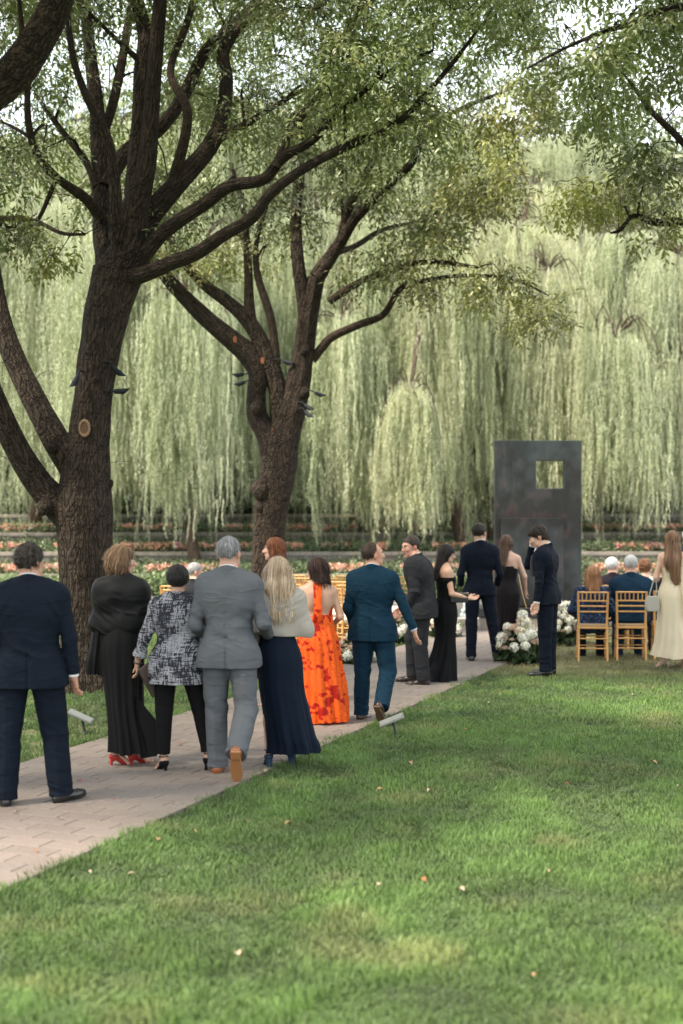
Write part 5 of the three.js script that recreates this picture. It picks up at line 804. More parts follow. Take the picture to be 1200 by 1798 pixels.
// orange halter dress
const ORANGE = (() => { const t = tex(512, (u, v) => { const a = 0.8 * tnoise(u + 0.03 * tnoise(u, v, 20, 20, 6), v, 12, 15, 3), q = tnoise(u, v, 26, 30, 8), bl = h3(Math.floor(u * 26 + 2 * tnoise(u, v, 6, 6, 1)), Math.floor(v * 22), 5), k = a + 0.5 * q + 0.5 * (bl - 0.5), n = 0.92 + 0.16 * tnoise(u, v, 60, 60, 2); return k > 0.50 ? [0.42 * n, 0.018 * n, 0.010 * n] : k > 0.30 ? [0.60 * n, 0.045 * n, 0.018 * n] : [0.86 * n, 0.125 * n, 0.018 * n]; }); return cloth(1, 1, 1, 0.6, { map: rep(t, 1.3, 1.1), transmission: 0.12, thickness: 0 }); })();
person({ label: 'dark haired woman in orange and red halter dress with bare back', x: 557, d: 13.4, H: 1.53, yaw: 0.08, fem: 1, build: 0.014, seed: 6, bodyCell: 0.012, slim: 1, hw: 0.075, shoe: 'pump', heel: 0.06, shoeMat: mat(0.45, 0.33, 0.24, 0.4), headYaw: 0.95, headPitch: -0.1, sw: 0.185, skin: [0.52, 0.31, 0.215], hide: 'L',
  armL: [[-0.2, -1, -0.1], [0.4, -0.3, -1]], armR: [[0.3, -1, 0.02], [-0.35, -0.5, -0.9]], legL: [[0, -1, 0], [0, -1, 0.02]], legR: [[0.06, -1, -0.1], [0.05, -1, 0.05]], footL: [0, -0.2], footR: [0, -0.9],
  hair: { long: 1, vol: 0.012, c1: [0.008, 0.005, 0.005], c2: [0.055, 0.025, 0.016], faceZ: -0.055, line: [0.06, -0.1, -0.06, -0.03], end: -0.15, prims: [['c', [0, -0.01, 0.03], [0, -0.12, 0.035], 0.098, 0.10, 0.04]] } },
(T, J, p) => {
  obj('dress', loft([[1.18, 0, -0.03, 0.165, 0.10, 0.004], [1.10, 0, 0, 0.172, 0.135, 0.008], [1.0, 0, 0, 0.19, 0.16, 0.014], [0.85, 0.01, 0, 0.222, 0.20, 0.018], [0.6, 0.03, 0, 0.245, 0.22, 0.024], [0.35, 0.05, 0, 0.265, 0.24, 0.03], [0.08, 0.07, 0, 0.28, 0.25, 0.034], [-0.02, 0.075, 0, 0.275, 0.25, 0.034]], { k: 8, hem: 0.03, seed: 1 }), ORANGE, T);
  // sides of the bodice and the strap up the spine
  const pos = [], idx = [], uv = [], n = 22; for (let i = 0; i <= n; i++) { const t = i / n, y = 1.08 + 0.44 * t, w = 0.055 - 0.02 * Math.sin(t * 3) * 0.6, z = lerp(0.145, 0.085, sm(t)) + 0.036 * Math.sin(t * 3.14); for (let k = 0; k <= 6; k++) { const u = k / 3 - 1; pos.push(u * w, y, z + 0.012 * (1 - u * u) + 0.006 * noise(u * 4, y * 14)); uv.push(u * w + 0.3, y * 1.0); } } for (let i = 0; i < n; i++) for (let k = 0; k < 6; k++) { const a = i * 7 + k; idx.push(a, a + 1, a + 7, a + 1, a + 8, a + 7); } obj('halter_strap', geo(pos, idx, { uv }), ORANGE, T);
  const side = field([...torso(J, 0.01, p).slice(1, 5)], (d, x, y, z) => Math.max(d, z - 0.03 - 0.0 * y - 0.35 * Math.max(0, 1.2 - y) + 0.25 * Math.max(0, y - 1.2), y - 1.42)); obj('bodice', nets(side, 0.013), ORANGE, T);
});
// auburn profile behind
person({ label: 'woman with long auburn hair in profile, in a navy patterned top, behind the blonde woman', x: 484, d: 14.6, H: 1.70, yaw: 1.2, fem: 1, seed: 7, shoe: 'pump', heel: 0.05, shoeMat: BLACKC, hide: 'LR', headYaw: 0.3, skin: [0.60, 0.36, 0.27], lips: [0.5, 0.15, 0.14],
  hair: { long: 1, vol: 0.008, c1: [0.075, 0.022, 0.010], c2: [0.26, 0.095, 0.04], faceZ: -0.02, line: [0.07, -0.09, -0.02, -0.05], end: -0.36, prims: [['c', [0, -0.02, 0.035], [0, -0.33, 0.06], 0.082, 0.085, 0.04], ['c', [-0.065, -0.05, 0.0], [-0.075, -0.33, -0.04], 0.03, 0.045, 0.04], ['c', [0.065, -0.05, 0.0], [0.075, -0.33, -0.04], 0.03, 0.045, 0.04]] } },
(T, J, p, cc) => { const t = tex(256, (u, v) => { const k = tnoise(u, v, 14, 14, 3) > 0.35; return k ? [0.12, 0.2, 0.42] : [0.012, 0.03, 0.11]; }); obj('top', nets(field([...torso(J, 0.012, p), ...armPrims(J, 'L', 0.012, 1), ...armPrims(J, 'R', 0.012, 1)], (d, x, y, z) => Math.max(d + 0.004 * folds(x, y, z, 8, 12, 2), 0.85 - y, y - 1.5)), cc), cloth(1, 1, 1, 0.8, { map: rep(t, 4, 4) }), T);
  obj('trousers', trouserGeo(J, p, cc), BLACKC, T); });
// teal suit
man({ label: 'balding man in teal blue suit looking right, one shoe lifted behind him', x: 655, d: 13.6, H: 1.72, yaw: -0.18, build: 0.02, sw: 0.195, seed: 8, suit: TEAL, hem: 0.80, vent: true, legW: 0.01, shoeMat: DKBROWN, soleMat: SOLE, headYaw: -0.95, headPitch: 0.08, hw: 0.1, shirt: mat(0.5, 0.6, 0.72, 0.75), hide: 'L',
  armR: [[0.5, -1, 0.02], [0.42, -1, -0.05]], armL: [[-0.2, -1, 0.05], [0.1, -0.8, -0.6]], legL: [[-0.02, -1, -0.04], [-0.02, -1, 0.04]], legR: [[0.13, -1, 0.06], [-0.05, -0.68, 0.62]], footL: [0, -0.2], footR: [-1.0, -0.25], handR: { curl: 0.35, dir: [0.25, -1, -0.1], thumb: [-0.5, -0.2, -1] },
  hair: { vol: 0.002, streak: 0.003, c1: [0.018, 0.012, 0.009], c2: [0.085, 0.055, 0.04], line: [0.128, -0.04, -0.06, 0.04] }, skin: [0.50, 0.27, 0.18] });
// charcoal suit, hand in pocket, looking back at us
man({ label: 'heavy man in charcoal suit, hand in pocket, looking back over his shoulder', x: 742, d: 16.3, H: 1.76, yaw: 1.3, build: 0.032, sw: 0.19, seed: 9, suit: CHAR, hem: 0.78, legW: 0.012, headYaw: 0.8, headPitch: -0.15, chest: [0, 0, -0.03], neck: [0, -0.02, -0.10], hide: 'R', shoeMat: mat(0.022, 0.012, 0.01, 0.35),
  armL: [[-0.22, -1, 0.2], [0.06, -1, -0.62]], armR: [[0.2, -1, 0.1], [0, -1, -0.4]], legL: [[0.0, -1, -0.02], [-0.02, -1, 0.10]], legR: [[0.0, -1, -0.34], [0, -1, 0.02]], footL: [0, 0.1], footR: [0, 0.1], head: [0, -0.02, -0.02], handL: { curl: 0.7, dir: [0.1, -0.6, -1], thumb: [0, 1, -0.4] },
  hair: { vol: 0.004, streak: 0.003, c1: [0.014, 0.010, 0.008], c2: [0.07, 0.05, 0.04], line: [0.066, -0.1, -0.075, 0.04] }, skin: [0.50, 0.26, 0.19] });
// black off-shoulder gown with clutch
person({ label: 'dark haired woman in black off-shoulder gown holding a black clutch in both hands', x: 783, d: 16.6, H: 1.56, yaw: -1.35, fem: 1, seed: 10, bodyCell: 0.013, shoe: 'pump', heel: 0.07, shoeMat: BLACKC, headYaw: -0.1, headPitch: -0.2, slim: 1, hw: 0.06, skin: [0.52, 0.31, 0.22], sw: 0.155,
  armL: [[-0.12, -1, -0.15], [0.1, -0.25, -1]], armR: [[0.12, -1, -0.15], [-0.1, -0.25, -1]], legL: [[0, -1, 0], [0, -1, 0]], legR: [[0, -1, 0.06], [0, -1, 0.05]], handL: { dir: [0.1, 0, -1], thumb: [0.6, 0.8, 0], curl: 0.5 }, handR: { dir: [-0.1, 0, -1], thumb: [-0.6, 0.8, 0], curl: 0.5 },
  hair: { long: 1, vol: 0.006, c1: [0.006, 0.005, 0.005], c2: [0.035, 0.025, 0.02], faceZ: -0.03, line: [0.06, -0.1, -0.02, -0.04], end: -0.36, prims: [['c', [0, -0.02, 0.03], [0, -0.34, 0.07], 0.085, 0.065, 0.04]] } },
(T, J, p) => { obj('gown', loft([[1.34, 0, 0, 0.205, 0.125, 0], [1.29, 0, 0, 0.20, 0.13, 0], [1.2, 0, 0, 0.15, 0.12, 0.002], [1.08, 0, 0, 0.132, 0.112, 0.002], [0.94, 0, 0.01, 0.175, 0.158, 0.002], [0.82, 0, 0.01, 0.178, 0.165, 0.003], [0.55, 0, 0.01, 0.135, 0.14, 0.006], [0.3, 0, 0.03, 0.15, 0.17, 0.015], [0.05, 0, 0.09, 0.20, 0.235, 0.03], [-0.13, 0, 0.13, 0.235, 0.28, 0.04]], { k: 7, hem: 0.01, seed: 3 }), BLACKC, T); });
{ const a = PX(806, 1050, 16.5), T = thing('clutch_bag', 'black clutch bag held out by the woman in the black off-shoulder gown', 'bag', [a.x, a.y, a.z], 0.2); obj('bag_body', new RoundedBoxGeometry(0.22, 0.11, 0.05, 3, 0.015), mat(0.012, 0.012, 0.013, 0.4), T); const cl = new THREE.BoxGeometry(0.18, 0.006, 0.012); cl.translate(0, 0.058, 0); obj('clasp', cl, mat(0.3, 0.28, 0.25, 0.3, { metalness: 0.8 }), T); }
// navy man far on the path
man({ label: 'man in navy suit seen from behind, farthest along the path', x: 843, d: 18.7, H: 1.83, yaw: 0.05, sw: 0.185, seed: 11, suit: INK, hem: 0.85, jq: 0.016, vent: true, headYaw: -0.55, hide: 'LR', armL: [[-0.28, -1, 0.1], [0.12, -0.6, -0.8]], armR: [[0.28, -1, 0.1], [0.0, -0.6, -0.8]], legL: [[-0.03, -1, -0.02], [-0.02, -1, 0.03]], legR: [[0.16, -1, 0.04], [0.14, -1, 0.1]], footL: [0, 0.1], footR: [0, -0.6],
  hair: { vol: 0.003, streak: 0.004, c1: [0.008, 0.006, 0.005], c2: [0.04, 0.028, 0.02] }, skin: [0.50, 0.29, 0.20] });
// strapless black dress
person({ label: 'woman in black strapless dress with long brown hair and gold chain bag', x: 890, d: 19.6, H: 1.60, yaw: -0.15, fem: 1, build: 0.012, seed: 12, bodyCell: 0.013, shoe: 'pump', heel: 0.07, shoeMat: BLACKC, headYaw: -0.3, headPitch: -0.1, slim: 1, hw: 0.06, skin: [0.58, 0.36, 0.27], sw: 0.18, armL: [[-0.25, -1, 0], [0.0, -1, -0.4]], armR: [[0.4, -1, 0], [0.05, -1, -0.5]],
  hair: { long: 1, vol: 0.008, c1: [0.045, 0.022, 0.014], c2: [0.17, 0.10, 0.065], faceZ: -0.03, end: -0.36, prims: [['c', [0, -0.02, 0.03], [-0.03, -0.33, 0.09], 0.092, 0.07, 0.04], ['c', [-0.05, -0.1, 0.05], [-0.08, -0.34, 0.07], 0.06, 0.05, 0.04]] } },
(T, J, p) => { obj('dress', loft([[1.3, 0, 0, 0.168, 0.135, 0], [1.2, 0, 0, 0.165, 0.128, 0.002], [1.08, 0, 0, 0.155, 0.128, 0.003], [0.95, 0, 0, 0.195, 0.17, 0.004], [0.82, 0.01, 0, 0.202, 0.185, 0.006], [0.55, 0.01, 0, 0.165, 0.165, 0.012], [0.25, -0.03, 0, 0.145, 0.15, 0.02], [-0.08, -0.06, 0, 0.16, 0.165, 0.025]], { k: 7, hem: 0.01, seed: 5 }), cloth(0.010, 0.008, 0.009, 0.6), T); });
{ const a = PX(911, 1008, 19.45), b = PX(925, 1068, 19.4), T = thing('chain_bag', 'small black bag on a gold chain beside the strapless dress', 'bag', [b.x, b.y, b.z], 0); const A = a.sub(b); obj('chain', tube([A, A.clone().multiplyScalar(0.5).add(V(-0.01, 0, 0)), V(0, 0, 0)], [0.006, 0.006, 0.006], 6, { n: 10 }), mat(0.75, 0.45, 0.18, 0.35, { metalness: 0.7 }), T); const g = new RoundedBoxGeometry(0.11, 0.14, 0.05, 3, 0.015); g.translate(0, -0.07, 0); obj('bag_body', g, mat(0.012, 0.011, 0.011, 0.5), T); }
// navy man with hand to forehead
man({ label: 'young man in navy suit standing on the lawn with hand raised to his forehead', x: 962, d: 17.2, H: 1.85, yaw: 1.15, sw: 0.18, seed: 13, suit: INK, hem: 0.83, legW: 0.008, headYaw: 0.25, headPitch: -0.42, head: [0, -0.02, -0.045], neck: [0, -0.01, -0.045], chest: [0, 0, -0.02],
  armL: [[-0.25, -1, 0.02], [-0.05, -1, -0.12]], armR: [[0.1, -0.5, -1], [-0.3, 1.3, 0.38]], legL: [[-0.02, -1, 0.0], [-0.02, -1, 0.02]], legR: [[0.02, -1, -0.02], [0, -1, 0.01]], footL: [0, 0.35], footR: [0, 0.15], handR: { dir: [-0.35, 1, 0.35], thumb: [-1, 0.1, 0.3], curl: 0.45, side: 1 }, handL: { curl: 0.7, dir: [0, -1, -0.2] },
  hair: { vol: 0.009, streak: 0.006, c1: [0.008, 0.006, 0.005], c2: [0.045, 0.03, 0.022], line: [0.05, -0.11, -0.10, 0.03], prims: [['e', [0, 0.055, -0.05], [0.072, 0.045, 0.06], 0.03], ['e', [0, -0.03, 0.06], [0.07, 0.065, 0.05], 0.03]] }, skin: [0.58, 0.36, 0.26], brow: [0.03, 0.02, 0.015],
  after: (T, J) => { const t = tube([tov(add3(J.neck, [0, -0.05, -0.075])), tov(add3(J.chest, [0, 0.1, -0.155])), tov(add3(J.chest, [0, -0.12, -0.15]))], [0.02, 0.028, 0.035], 8, { n: 8 }); obj('necktie', t, mat(0.012, 0.012, 0.016, 0.6), T); const s = field([['e', add3(J.chest, [0, 0.07, -0.10]), [0.06, 0.17, 0.055], 0.01]]); obj('shirt_front', nets(s, 0.012), WHITE, T); } });
// cream dress at the right edge
person({ label: 'woman with long brown hair in a long cream dress at the right edge', x: 1182, d: 18.2, H: 1.68, yaw: -0.1, fem: 1, seed: 14, bodyCell: 0.013, shoe: 'pump', heel: 0.08, shoeMat: mat(0.55, 0.42, 0.32, 0.35), headYaw: -0.3, slim: 1, skin: [0.60, 0.37, 0.27], sw: 0.165, hide: 'R', armL: [[-0.3, -1, 0.05], [0.15, -0.1, -1]], armR: [[0.3, -1, 0], [0, -1, -0.4]], legL: [[-0.03, -1, 0.07], [-0.04, -1, 0.14]], legR: [[0.14, -1, -0.1], [0.1, -1, 0.03]], footL: [-0.1, 0.9], footR: [0, 0.6], handL: { dir: [0.2, 0, -1], curl: 0.9 },
  hair: { long: 1, vol: 0.008, streak: 0.008, c1: [0.05, 0.022, 0.012], c2: [0.32, 0.18, 0.10], faceZ: -0.03, end: -0.60, prims: [['c', [0, -0.02, 0.03], [0, -0.30, 0.09], 0.09, 0.11, 0.05], ['c', [0.02, -0.28, 0.09], [0.06, -0.57, 0.10], 0.11, 0.055, 0.05], ['c', [0.06, -0.1, 0.05], [0.10, -0.48, 0.08], 0.06, 0.05, 0.05]] } },
(T, J, p) => { const c = cloth(0.68, 0.585, 0.43, 0.55, { transmission: 0.08, thickness: 0 }); obj('dress', loft([[1.36, 0, 0, 0.165, 0.115, 0], [1.25, 0, 0, 0.158, 0.13, 0], [1.1, 0, 0, 0.145, 0.12, 0.002], [0.95, 0, 0, 0.19, 0.165, 0.003], [0.82, 0, 0, 0.205, 0.185, 0.005], [0.5, 0.01, 0, 0.225, 0.21, 0.012], [0.25, 0.02, 0, 0.26, 0.24, 0.02], [0.06, 0.0, 0, 0.29, 0.265, 0.028]], { k: 7, hem: 0.02, seed: 9 }), c, T);
  obj('sash', loft([[1.4, 0.1, 0.11, 0.02, 0.012, 0], [1.1, 0.12, 0.155, 0.03, 0.012, 0.004], [0.8, 0.15, 0.215, 0.04, 0.012, 0.006], [0.62, 0.17, 0.225, 0.045, 0.012, 0.006]], { n: 20, k: 3, rows: 24 }), c, T); });
{ const p = PX(1146, 1058, 18.1), T = thing('handbag', 'small pale grey handbag hanging from the arm of the woman in cream', 'bag', [p.x, p.y, p.z], 0.3), m = mat(0.36, 0.34, 0.29, 0.5); const s = new THREE.Shape(); s.moveTo(-0.055, 0.07); s.lineTo(0.055, 0.07); s.quadraticCurveTo(0.1, -0.06, 0.07, -0.1); s.lineTo(-0.07, -0.1); s.quadraticCurveTo(-0.1, -0.06, -0.055, 0.07); const g = new THREE.ExtrudeGeometry(s, { depth: 0.04, bevelEnabled: true, bevelSize: 0.012, bevelThickness: 0.012, bevelSegments: 3 }); g.translate(0, 0, -0.02); obj('bag_body', g, m, T); obj('handle', tube([V(-0.05, 0.07, 0), V(-0.01, 0.2, 0), V(0.04, 0.32, 0), V(0.06, 0.2, 0), V(0.05, 0.07, 0)], [0.007, 0.007, 0.007, 0.007, 0.007], 8, { n: 20 }), m, T); }
// mostly hidden at the right edge
man({ label: 'white haired person in teal jacket just inside the right edge behind the cream dress', x: 1212, d: 19.6, H: 1.74, yaw: 0.2, build: 0.015, seed: 15, suit: TEAL, hide: 'LR', hair: { vol: 0.012, streak: 0.005, c1: [0.6, 0.6, 0.6], c2: [0.8, 0.8, 0.8], line: [0.05, -0.1, -0.09, 0.03] } });

// ---------------------------------------------------------------- chairs and seated guests
const GOLD = mat(0.60, 0.315, 0.105, 0.42, { clearcoat: 0.15 }), CUSH = mat(0.68, 0.63, 0.54, 0.9), TANC = mat(0.36, 0.24, 0.13, 0.9);
const bamboo = (h, r) => { const pr = []; for (let i = 0; i <= 24; i++) { const t = i / 24, b = Math.exp(-(((t * 3) % 1 - 0.5) ** 2) / 0.004); pr.push(new THREE.Vector2(r * (1 + 0.35 * b), t * h)); } return new THREE.LatheGeometry(pr, 8); };
const chairLabel = { a: 'gold wooden chair with spindle back' };
const chairProto = (() => {
  const T = thing('chiavari_chair', chairLabel.a, 'chair');   // faces -z, back at +z
  const rod = (n, a, b, r) => { const A = V(...a), B = V(...b), g = bamboo(A.distanceTo(B), r).applyMatrix4(place(A, new THREE.Quaternion().setFromUnitVectors(V(0, 1, 0), B.clone().sub(A).normalize()), 1)); return obj(n, g, GOLD, T); };
  for (const s of [-1, 1]) {
    obj('back_post', tube([V(s * 0.19, 0, 0.26), V(s * 0.185, 0.25, 0.205), V(s * 0.185, 0.46, 0.18), V(s * 0.19, 0.7, 0.205), V(s * 0.195, 0.925, 0.25)], [0.0145, 0.016, 0.017, 0.016, 0.0145], 10, { n: 24, flute: (t) => 0.003 * Math.exp(-(((t * 9) % 1 - 0.5) ** 2) / 0.006) }), GOLD, T);
    rod('front_leg', [s * 0.19, 0, -0.2], [s * 0.18, 0.44, -0.185], 0.014);
    for (const y of [0.16, 0.28]) rod('stretcher', [s * 0.187, y, -0.19], [s * 0.187, y + 0.01, 0.215], 0.009);
  }
  for (const [y, z] of [[0.915, 0.247], [0.80, 0.222], [0.73, 0.208], [0.655, 0.197]]) rod('back_rail', [-0.19, y, z], [0.19, y, z], 0.011);
  for (let i = 0; i < 6; i++) { const x = -0.14 + i * 0.056; rod('spindle', [x, 0.80, 0.222], [x, 0.912, 0.247], 0.008); }
  for (const y of [0.17, 0.30]) { rod('stretcher', [-0.19, y, -0.192], [0.19, y, -0.192], 0.009); rod('stretcher', [-0.187, y, 0.22], [0.187, y, 0.22], 0.009); }
  const fr = new RoundedBoxGeometry(0.40, 0.028, 0.40, 2, 0.01); fr.translate(0, 0.44, 0); obj('seat', fr, GOLD, T);
  const cu = new RoundedBoxGeometry(0.385, 0.045, 0.385, 3, 0.02); cu.translate(0, 0.476, -0.005); obj('cushion', cu, CUSH, T);
  return T;
})();
let chairN = 0;
function chair(x, d, yaw, label) { const src = chairProto; const pos = [x, 0.006, -d]; if (!chairN++) { chairProto.position.set(...pos); chairProto.rotation.y = yaw; chairProto.userData.label = label; chairProto.userData.group = 'gold chairs set out for the ceremony'; return chairProto; } return copyOf(chairProto, pos, yaw, label); }
const CY = -0.12, rowDir = [Math.cos(0.1), Math.sin(0.1)];
const wx = (px, d) => (px - 600) * d / FOC;
// right block
chair(wx(1040, 19.1), 19.1, CY, 'gold wooden chair under the woman with reddish hair in navy lace');
chair(wx(1107, 19.15), 19.15, CY, 'gold wooden chair under the grey haired man in the blue suit');
chair(wx(1172, 19.3), 19.3, CY, 'gold wooden chair half hidden behind the cream dress');
[[1078, 'gold wooden chair of the front row under the white haired man'], [1135, 'gold wooden chair of the front row under the woman with short brown hair'], [1190, 'gold wooden chair of the front row at the right edge']].forEach(([x, l], i) => chair(wx(x, 20.6 + i * 0.05), 20.6 + i * 0.05, CY, l));
for (const o of scene.children) if (o.name.startsWith('chiavari_chair')) for (const c of o.children) if (c.name === 'cushion') { c.material = TANC; c.scale.y = 0.98; }
// left block: six rows
{ const rows = [[18.9, 5], [19.7, 6], [20.5, 6], [21.3, 6], [22.1, 6], [22.9, 6]];
  const ord = ['nearest', 'second', 'third', 'fourth', 'fifth', 'farthest'];
  const left = []; rows.forEach(([d0, n], r) => { for (let i = 0; i < n; i++) { const x = edgeL(d0) - 0.62 - i * 0.47 * PCOS, d = d0 + (0.62 + i * 0.47) * PSIN * 0.75; if (Math.hypot(x + 1.1, d - 21.4) < 0.62) continue;
    const c = chair(x, d, -PA * 0.85 + 0.03 * Math.sin(r * 7 + i * 3), i === 0 ? 'empty gold chair at the aisle end of the ' + ord[r] + ' row left of the path' : 'empty gold chair, ' + ['', 'second', 'third', 'fourth', 'fifth', 'sixth'][i] + ' from the aisle in the ' + ord[r] + ' row left of the path'); for (const k of c.children) if (k.name === 'cushion') k.material = CUSH; c.userData.group = i === 0 ? 'gold chairs at the aisle ends' : 'empty gold chairs in rows left of the path'; } });
}
const sitting = { legL: [[-0.12, -0.12, -1], [0, -1, 0.12]], legR: [[0.12, -0.12, -1], [0, -1, 0.0]], seat: -0.42 };
const sit = (p, dress) => person({ ...sitting, ...p }, dress);
sit({ label: 'seated woman with shoulder length reddish brown hair in navy sequined lace', x: 1041, d: 19.18, H: 1.66, yaw: CY, fem: 1, build: 0.016, seed: 16, shoe: 'pump', heel: 0.02, shoeMat: INK, hide: 'LR', headYaw: 0.1, sw: 0.2, skin: [0.55, 0.33, 0.25], armL: [[-0.4, -1, 0], [0.4, -0.4, -1]], armR: [[0.4, -1, 0], [-0.4, -0.4, -1]],
  hair: { long: 1, vol: 0.012, streak: 0.008, c1: [0.11, 0.042, 0.018], c2: [0.42, 0.22, 0.11], faceZ: -0.03, end: -0.24, prims: [['c', [0, -0.02, 0.03], [0, -0.2, 0.07], 0.10, 0.10, 0.05], ['c', [-0.06, -0.1, 0.04], [-0.07, -0.21, 0.06], 0.06, 0.05, 0.04], ['c', [0.06, -0.1, 0.04], [0.08, -0.22, 0.06], 0.06, 0.05, 0.04]] } },
(T, J, p, cc) => { const f = field([...torso(J, 0.022, p), ['c', J.sL, J.eL, 0.062, 0.07, 0.05], ['c', J.eL, J.wL, 0.066, 0.06, 0.03], ['c', J.sR, J.eR, 0.062, 0.07, 0.05], ['c', J.eR, J.wR, 0.066, 0.06, 0.03], ['c', J.hL, J.kL, 0.11, 0.09, 0.06], ['c', J.hR, J.kR, 0.11, 0.09, 0.06]], (d, x, y, z) => Math.max(d + 0.006 * folds(x, y, z, 8, 12, 6), y - 1.07));
  const t = tex(512, (u, v) => { const k = Math.abs(tnoise(u, v, 10, 14, 4)) < 0.10 || Math.abs(tnoise(u, v, 18, 12, 9)) < 0.07, s = h3(Math.floor(u * 180), Math.floor(v * 180), 3); return k ? [0.03 + 0.05 * s, 0.06 + 0.09 * s, 0.14 + 0.16 * s] : [0.007, 0.011, 0.026]; }); obj('lace_dress', nets(f, cc), cloth(1, 1, 1, 0.5, { map: rep(t, 3, 3) }), T); obj('trousers', trouserGeo(J, { ...p, tight: 1 }, cc), INK, T); });
const seatMan = (p) => sit({ shoe: 'oxford', shoeMat: DKBROWN, hem: 0.50, hide: 'LR', armL: [[-0.28, -1, -0.05], [0.3, -0.35, -1]], armR: [[0.28, -1, -0.05], [-0.3, -0.35, -1]], ...p }, (T, J, q, cc) => { obj('jacket', jacketGeo(J, q, cc), q.suit, T); obj('trousers', trouserGeo(J, q, cc), q.suit, T); collarRing(J, q, 0.066, -0.03, 0.035, 0.03, WHITE, T, 'shirt_collar'); collarRing(J, q, 0.085, -0.05, 0.02, 0.045, q.suit, T, 'jacket_collar'); });
const greyH = (a, b, vol = 0.002) => ({ vol, streak: 0.003, c1: [a, a, a], c2: [b, b, b], line: [0.06, -0.1, -0.06, 0.045] });
seatMan({ label: 'seated grey haired man in blue suit, back to the camera', x: 1108, d: 19.22, H: 1.86, yaw: CY, build: 0.032, sw: 0.21, seed: 17, suit: BLUE, hair: greyH(0.28, 0.6), skin: [0.52, 0.29, 0.21], headYaw: 0.05 });
seatMan({ label: 'seated white haired man in dark plum jacket in the front row', x: 1076, d: 20.7, H: 1.74, yaw: CY, build: 0.015, sw: 0.19, seed: 18, suit: suit(0.026, 0.02, 0.028), hair: greyH(0.5, 0.8, 0.008), skin: [0.56, 0.33, 0.25], headYaw: -0.7 });
sit({ label: 'seated woman with short brown hair in white top in the front row', x: 1134, d: 20.75, H: 1.70, yaw: CY, fem: 1, build: 0.02, seed: 19, shoe: 'pump', heel: 0.03, shoeMat: BLACKC, hide: 'LR', headYaw: -0.5, sw: 0.19, skin: [0.55, 0.33, 0.25], hair: { vol: 0.018, streak: 0.006, curly: 1, c1: [0.06, 0.024, 0.012], c2: [0.26, 0.12, 0.06], line: [0.05, -0.1, -0.1, 0.0] } },
(T, J, p, cc) => { obj('top', nets(field([...torso(J, 0.02, p), ...armPrims(J, 'L', 0.02, 1), ...armPrims(J, 'R', 0.02, 1)], (d, x, y, z) => Math.max(d + 0.005 * folds(x, y, z, 8, 12, 2), y - 1.09)), cc), cloth(0.68, 0.64, 0.56, 0.9), T); obj('trousers', trouserGeo(J, p, cc), BLACKC, T); });
seatMan({ label: 'seated man in navy jacket half hidden by the woman in cream', x: 1168, d: 19.9, H: 1.70, yaw: CY, build: 0.02, sw: 0.2, seed: 20, suit: INK, hair: greyH(0.05, 0.12), skin: [0.52, 0.30, 0.22] });
seatMan({ label: 'seated grey haired man between the woman in tweed and the man in grey', x: 343, d: 18.9, H: 1.74, yaw: -0.4, build: 0.02, sw: 0.19, seed: 22, suit: CHAR, hair: greyH(0.22, 0.45), skin: [0.55, 0.33, 0.25], headYaw: -0.9 });
// ---------------------------------------------------------------- sculpture, flowers, markers, fallen leaves, jets
{
  const d = 23.4, p = PX(945, 1065, d), T = thing('bronze_slab', 'tall dark patinated bronze slab with a square opening standing on a plinth in the pool', 'sculpture', [p.x, 0, p.z], -0.06);
  const pat = tex(1024, (u, v) => { const a = tfbm(u, v, 4, 3, 7, 5), b = tfbm(u, v, 14, 12, 17, 4), c = 0.5 + 0.5 * tfbm(u, v, 40, 6, 4, 3), g = clamp(0.35 + 1.0 * a + 0.6 * b, 0, 1), k = 0.72 + 0.5 * c; return [lerp(0.040, 0.085, g) * k + (b > 0.25 ? 0.02 : 0), lerp(0.038, 0.102, g) * k, lerp(0.036, 0.102, g) * k]; });
  const M = mat(1, 1, 1, 0.58, { map: rep(pat, 0.5, 0.5), metalness: 0.25 });
  const w = 1.40, h = 2.72, y0 = p.y, s = new THREE.Shape(); s.moveTo(-w / 2, 0); s.lineTo(w / 2, 0); s.lineTo(w / 2, h); s.lineTo(-w / 2, h); s.lineTo(-w / 2, 0);
  const hole = (x, y, r, q) => { const k = new THREE.Path(); k.moveTo(x - r, y - q); k.lineTo(x + r, y - q); k.lineTo(x + r, y + q); k.lineTo(x - r, y + q); k.lineTo(x - r, y - q); s.holes.push(k); };
  hole(0.2, h - 0.55, 0.24, 0.24);
  const g = new THREE.ExtrudeGeometry(s, { depth: 0.24, bevelEnabled: true, bevelSize: 0.01, bevelThickness: 0.01, bevelSegments: 2 }); g.translate(0, y0, -0.24); obj('slab', g, M, T);
  const pl = new RoundedBoxGeometry(1.02, 1.45, 0.10, 2, 0.012); pl.translate(-0.1, y0 + 0.73, 0.055); obj('raised_panel', pl, mat(0.85, 0.88, 0.9, 0.6, { map: rep(pat, 0.6, 0.6), metalness: 0.25 }), T);
  const b1 = new RoundedBoxGeometry(2.0, 0.14, 0.9, 2, 0.01); b1.translate(0, y0 - 0.08, -0.1); obj('plinth_cap', b1, mat(0.045, 0.045, 0.045, 0.7), T);
  const b2 = boxUV(1.9, y0 + 0.25, 0.85); b2.translate(0, (y0 - 0.16 - 0.42) / 2, -0.1); obj('plinth', b2, mat(0.95, 0.93, 0.9, 0.9, { map: stone }), T);
}
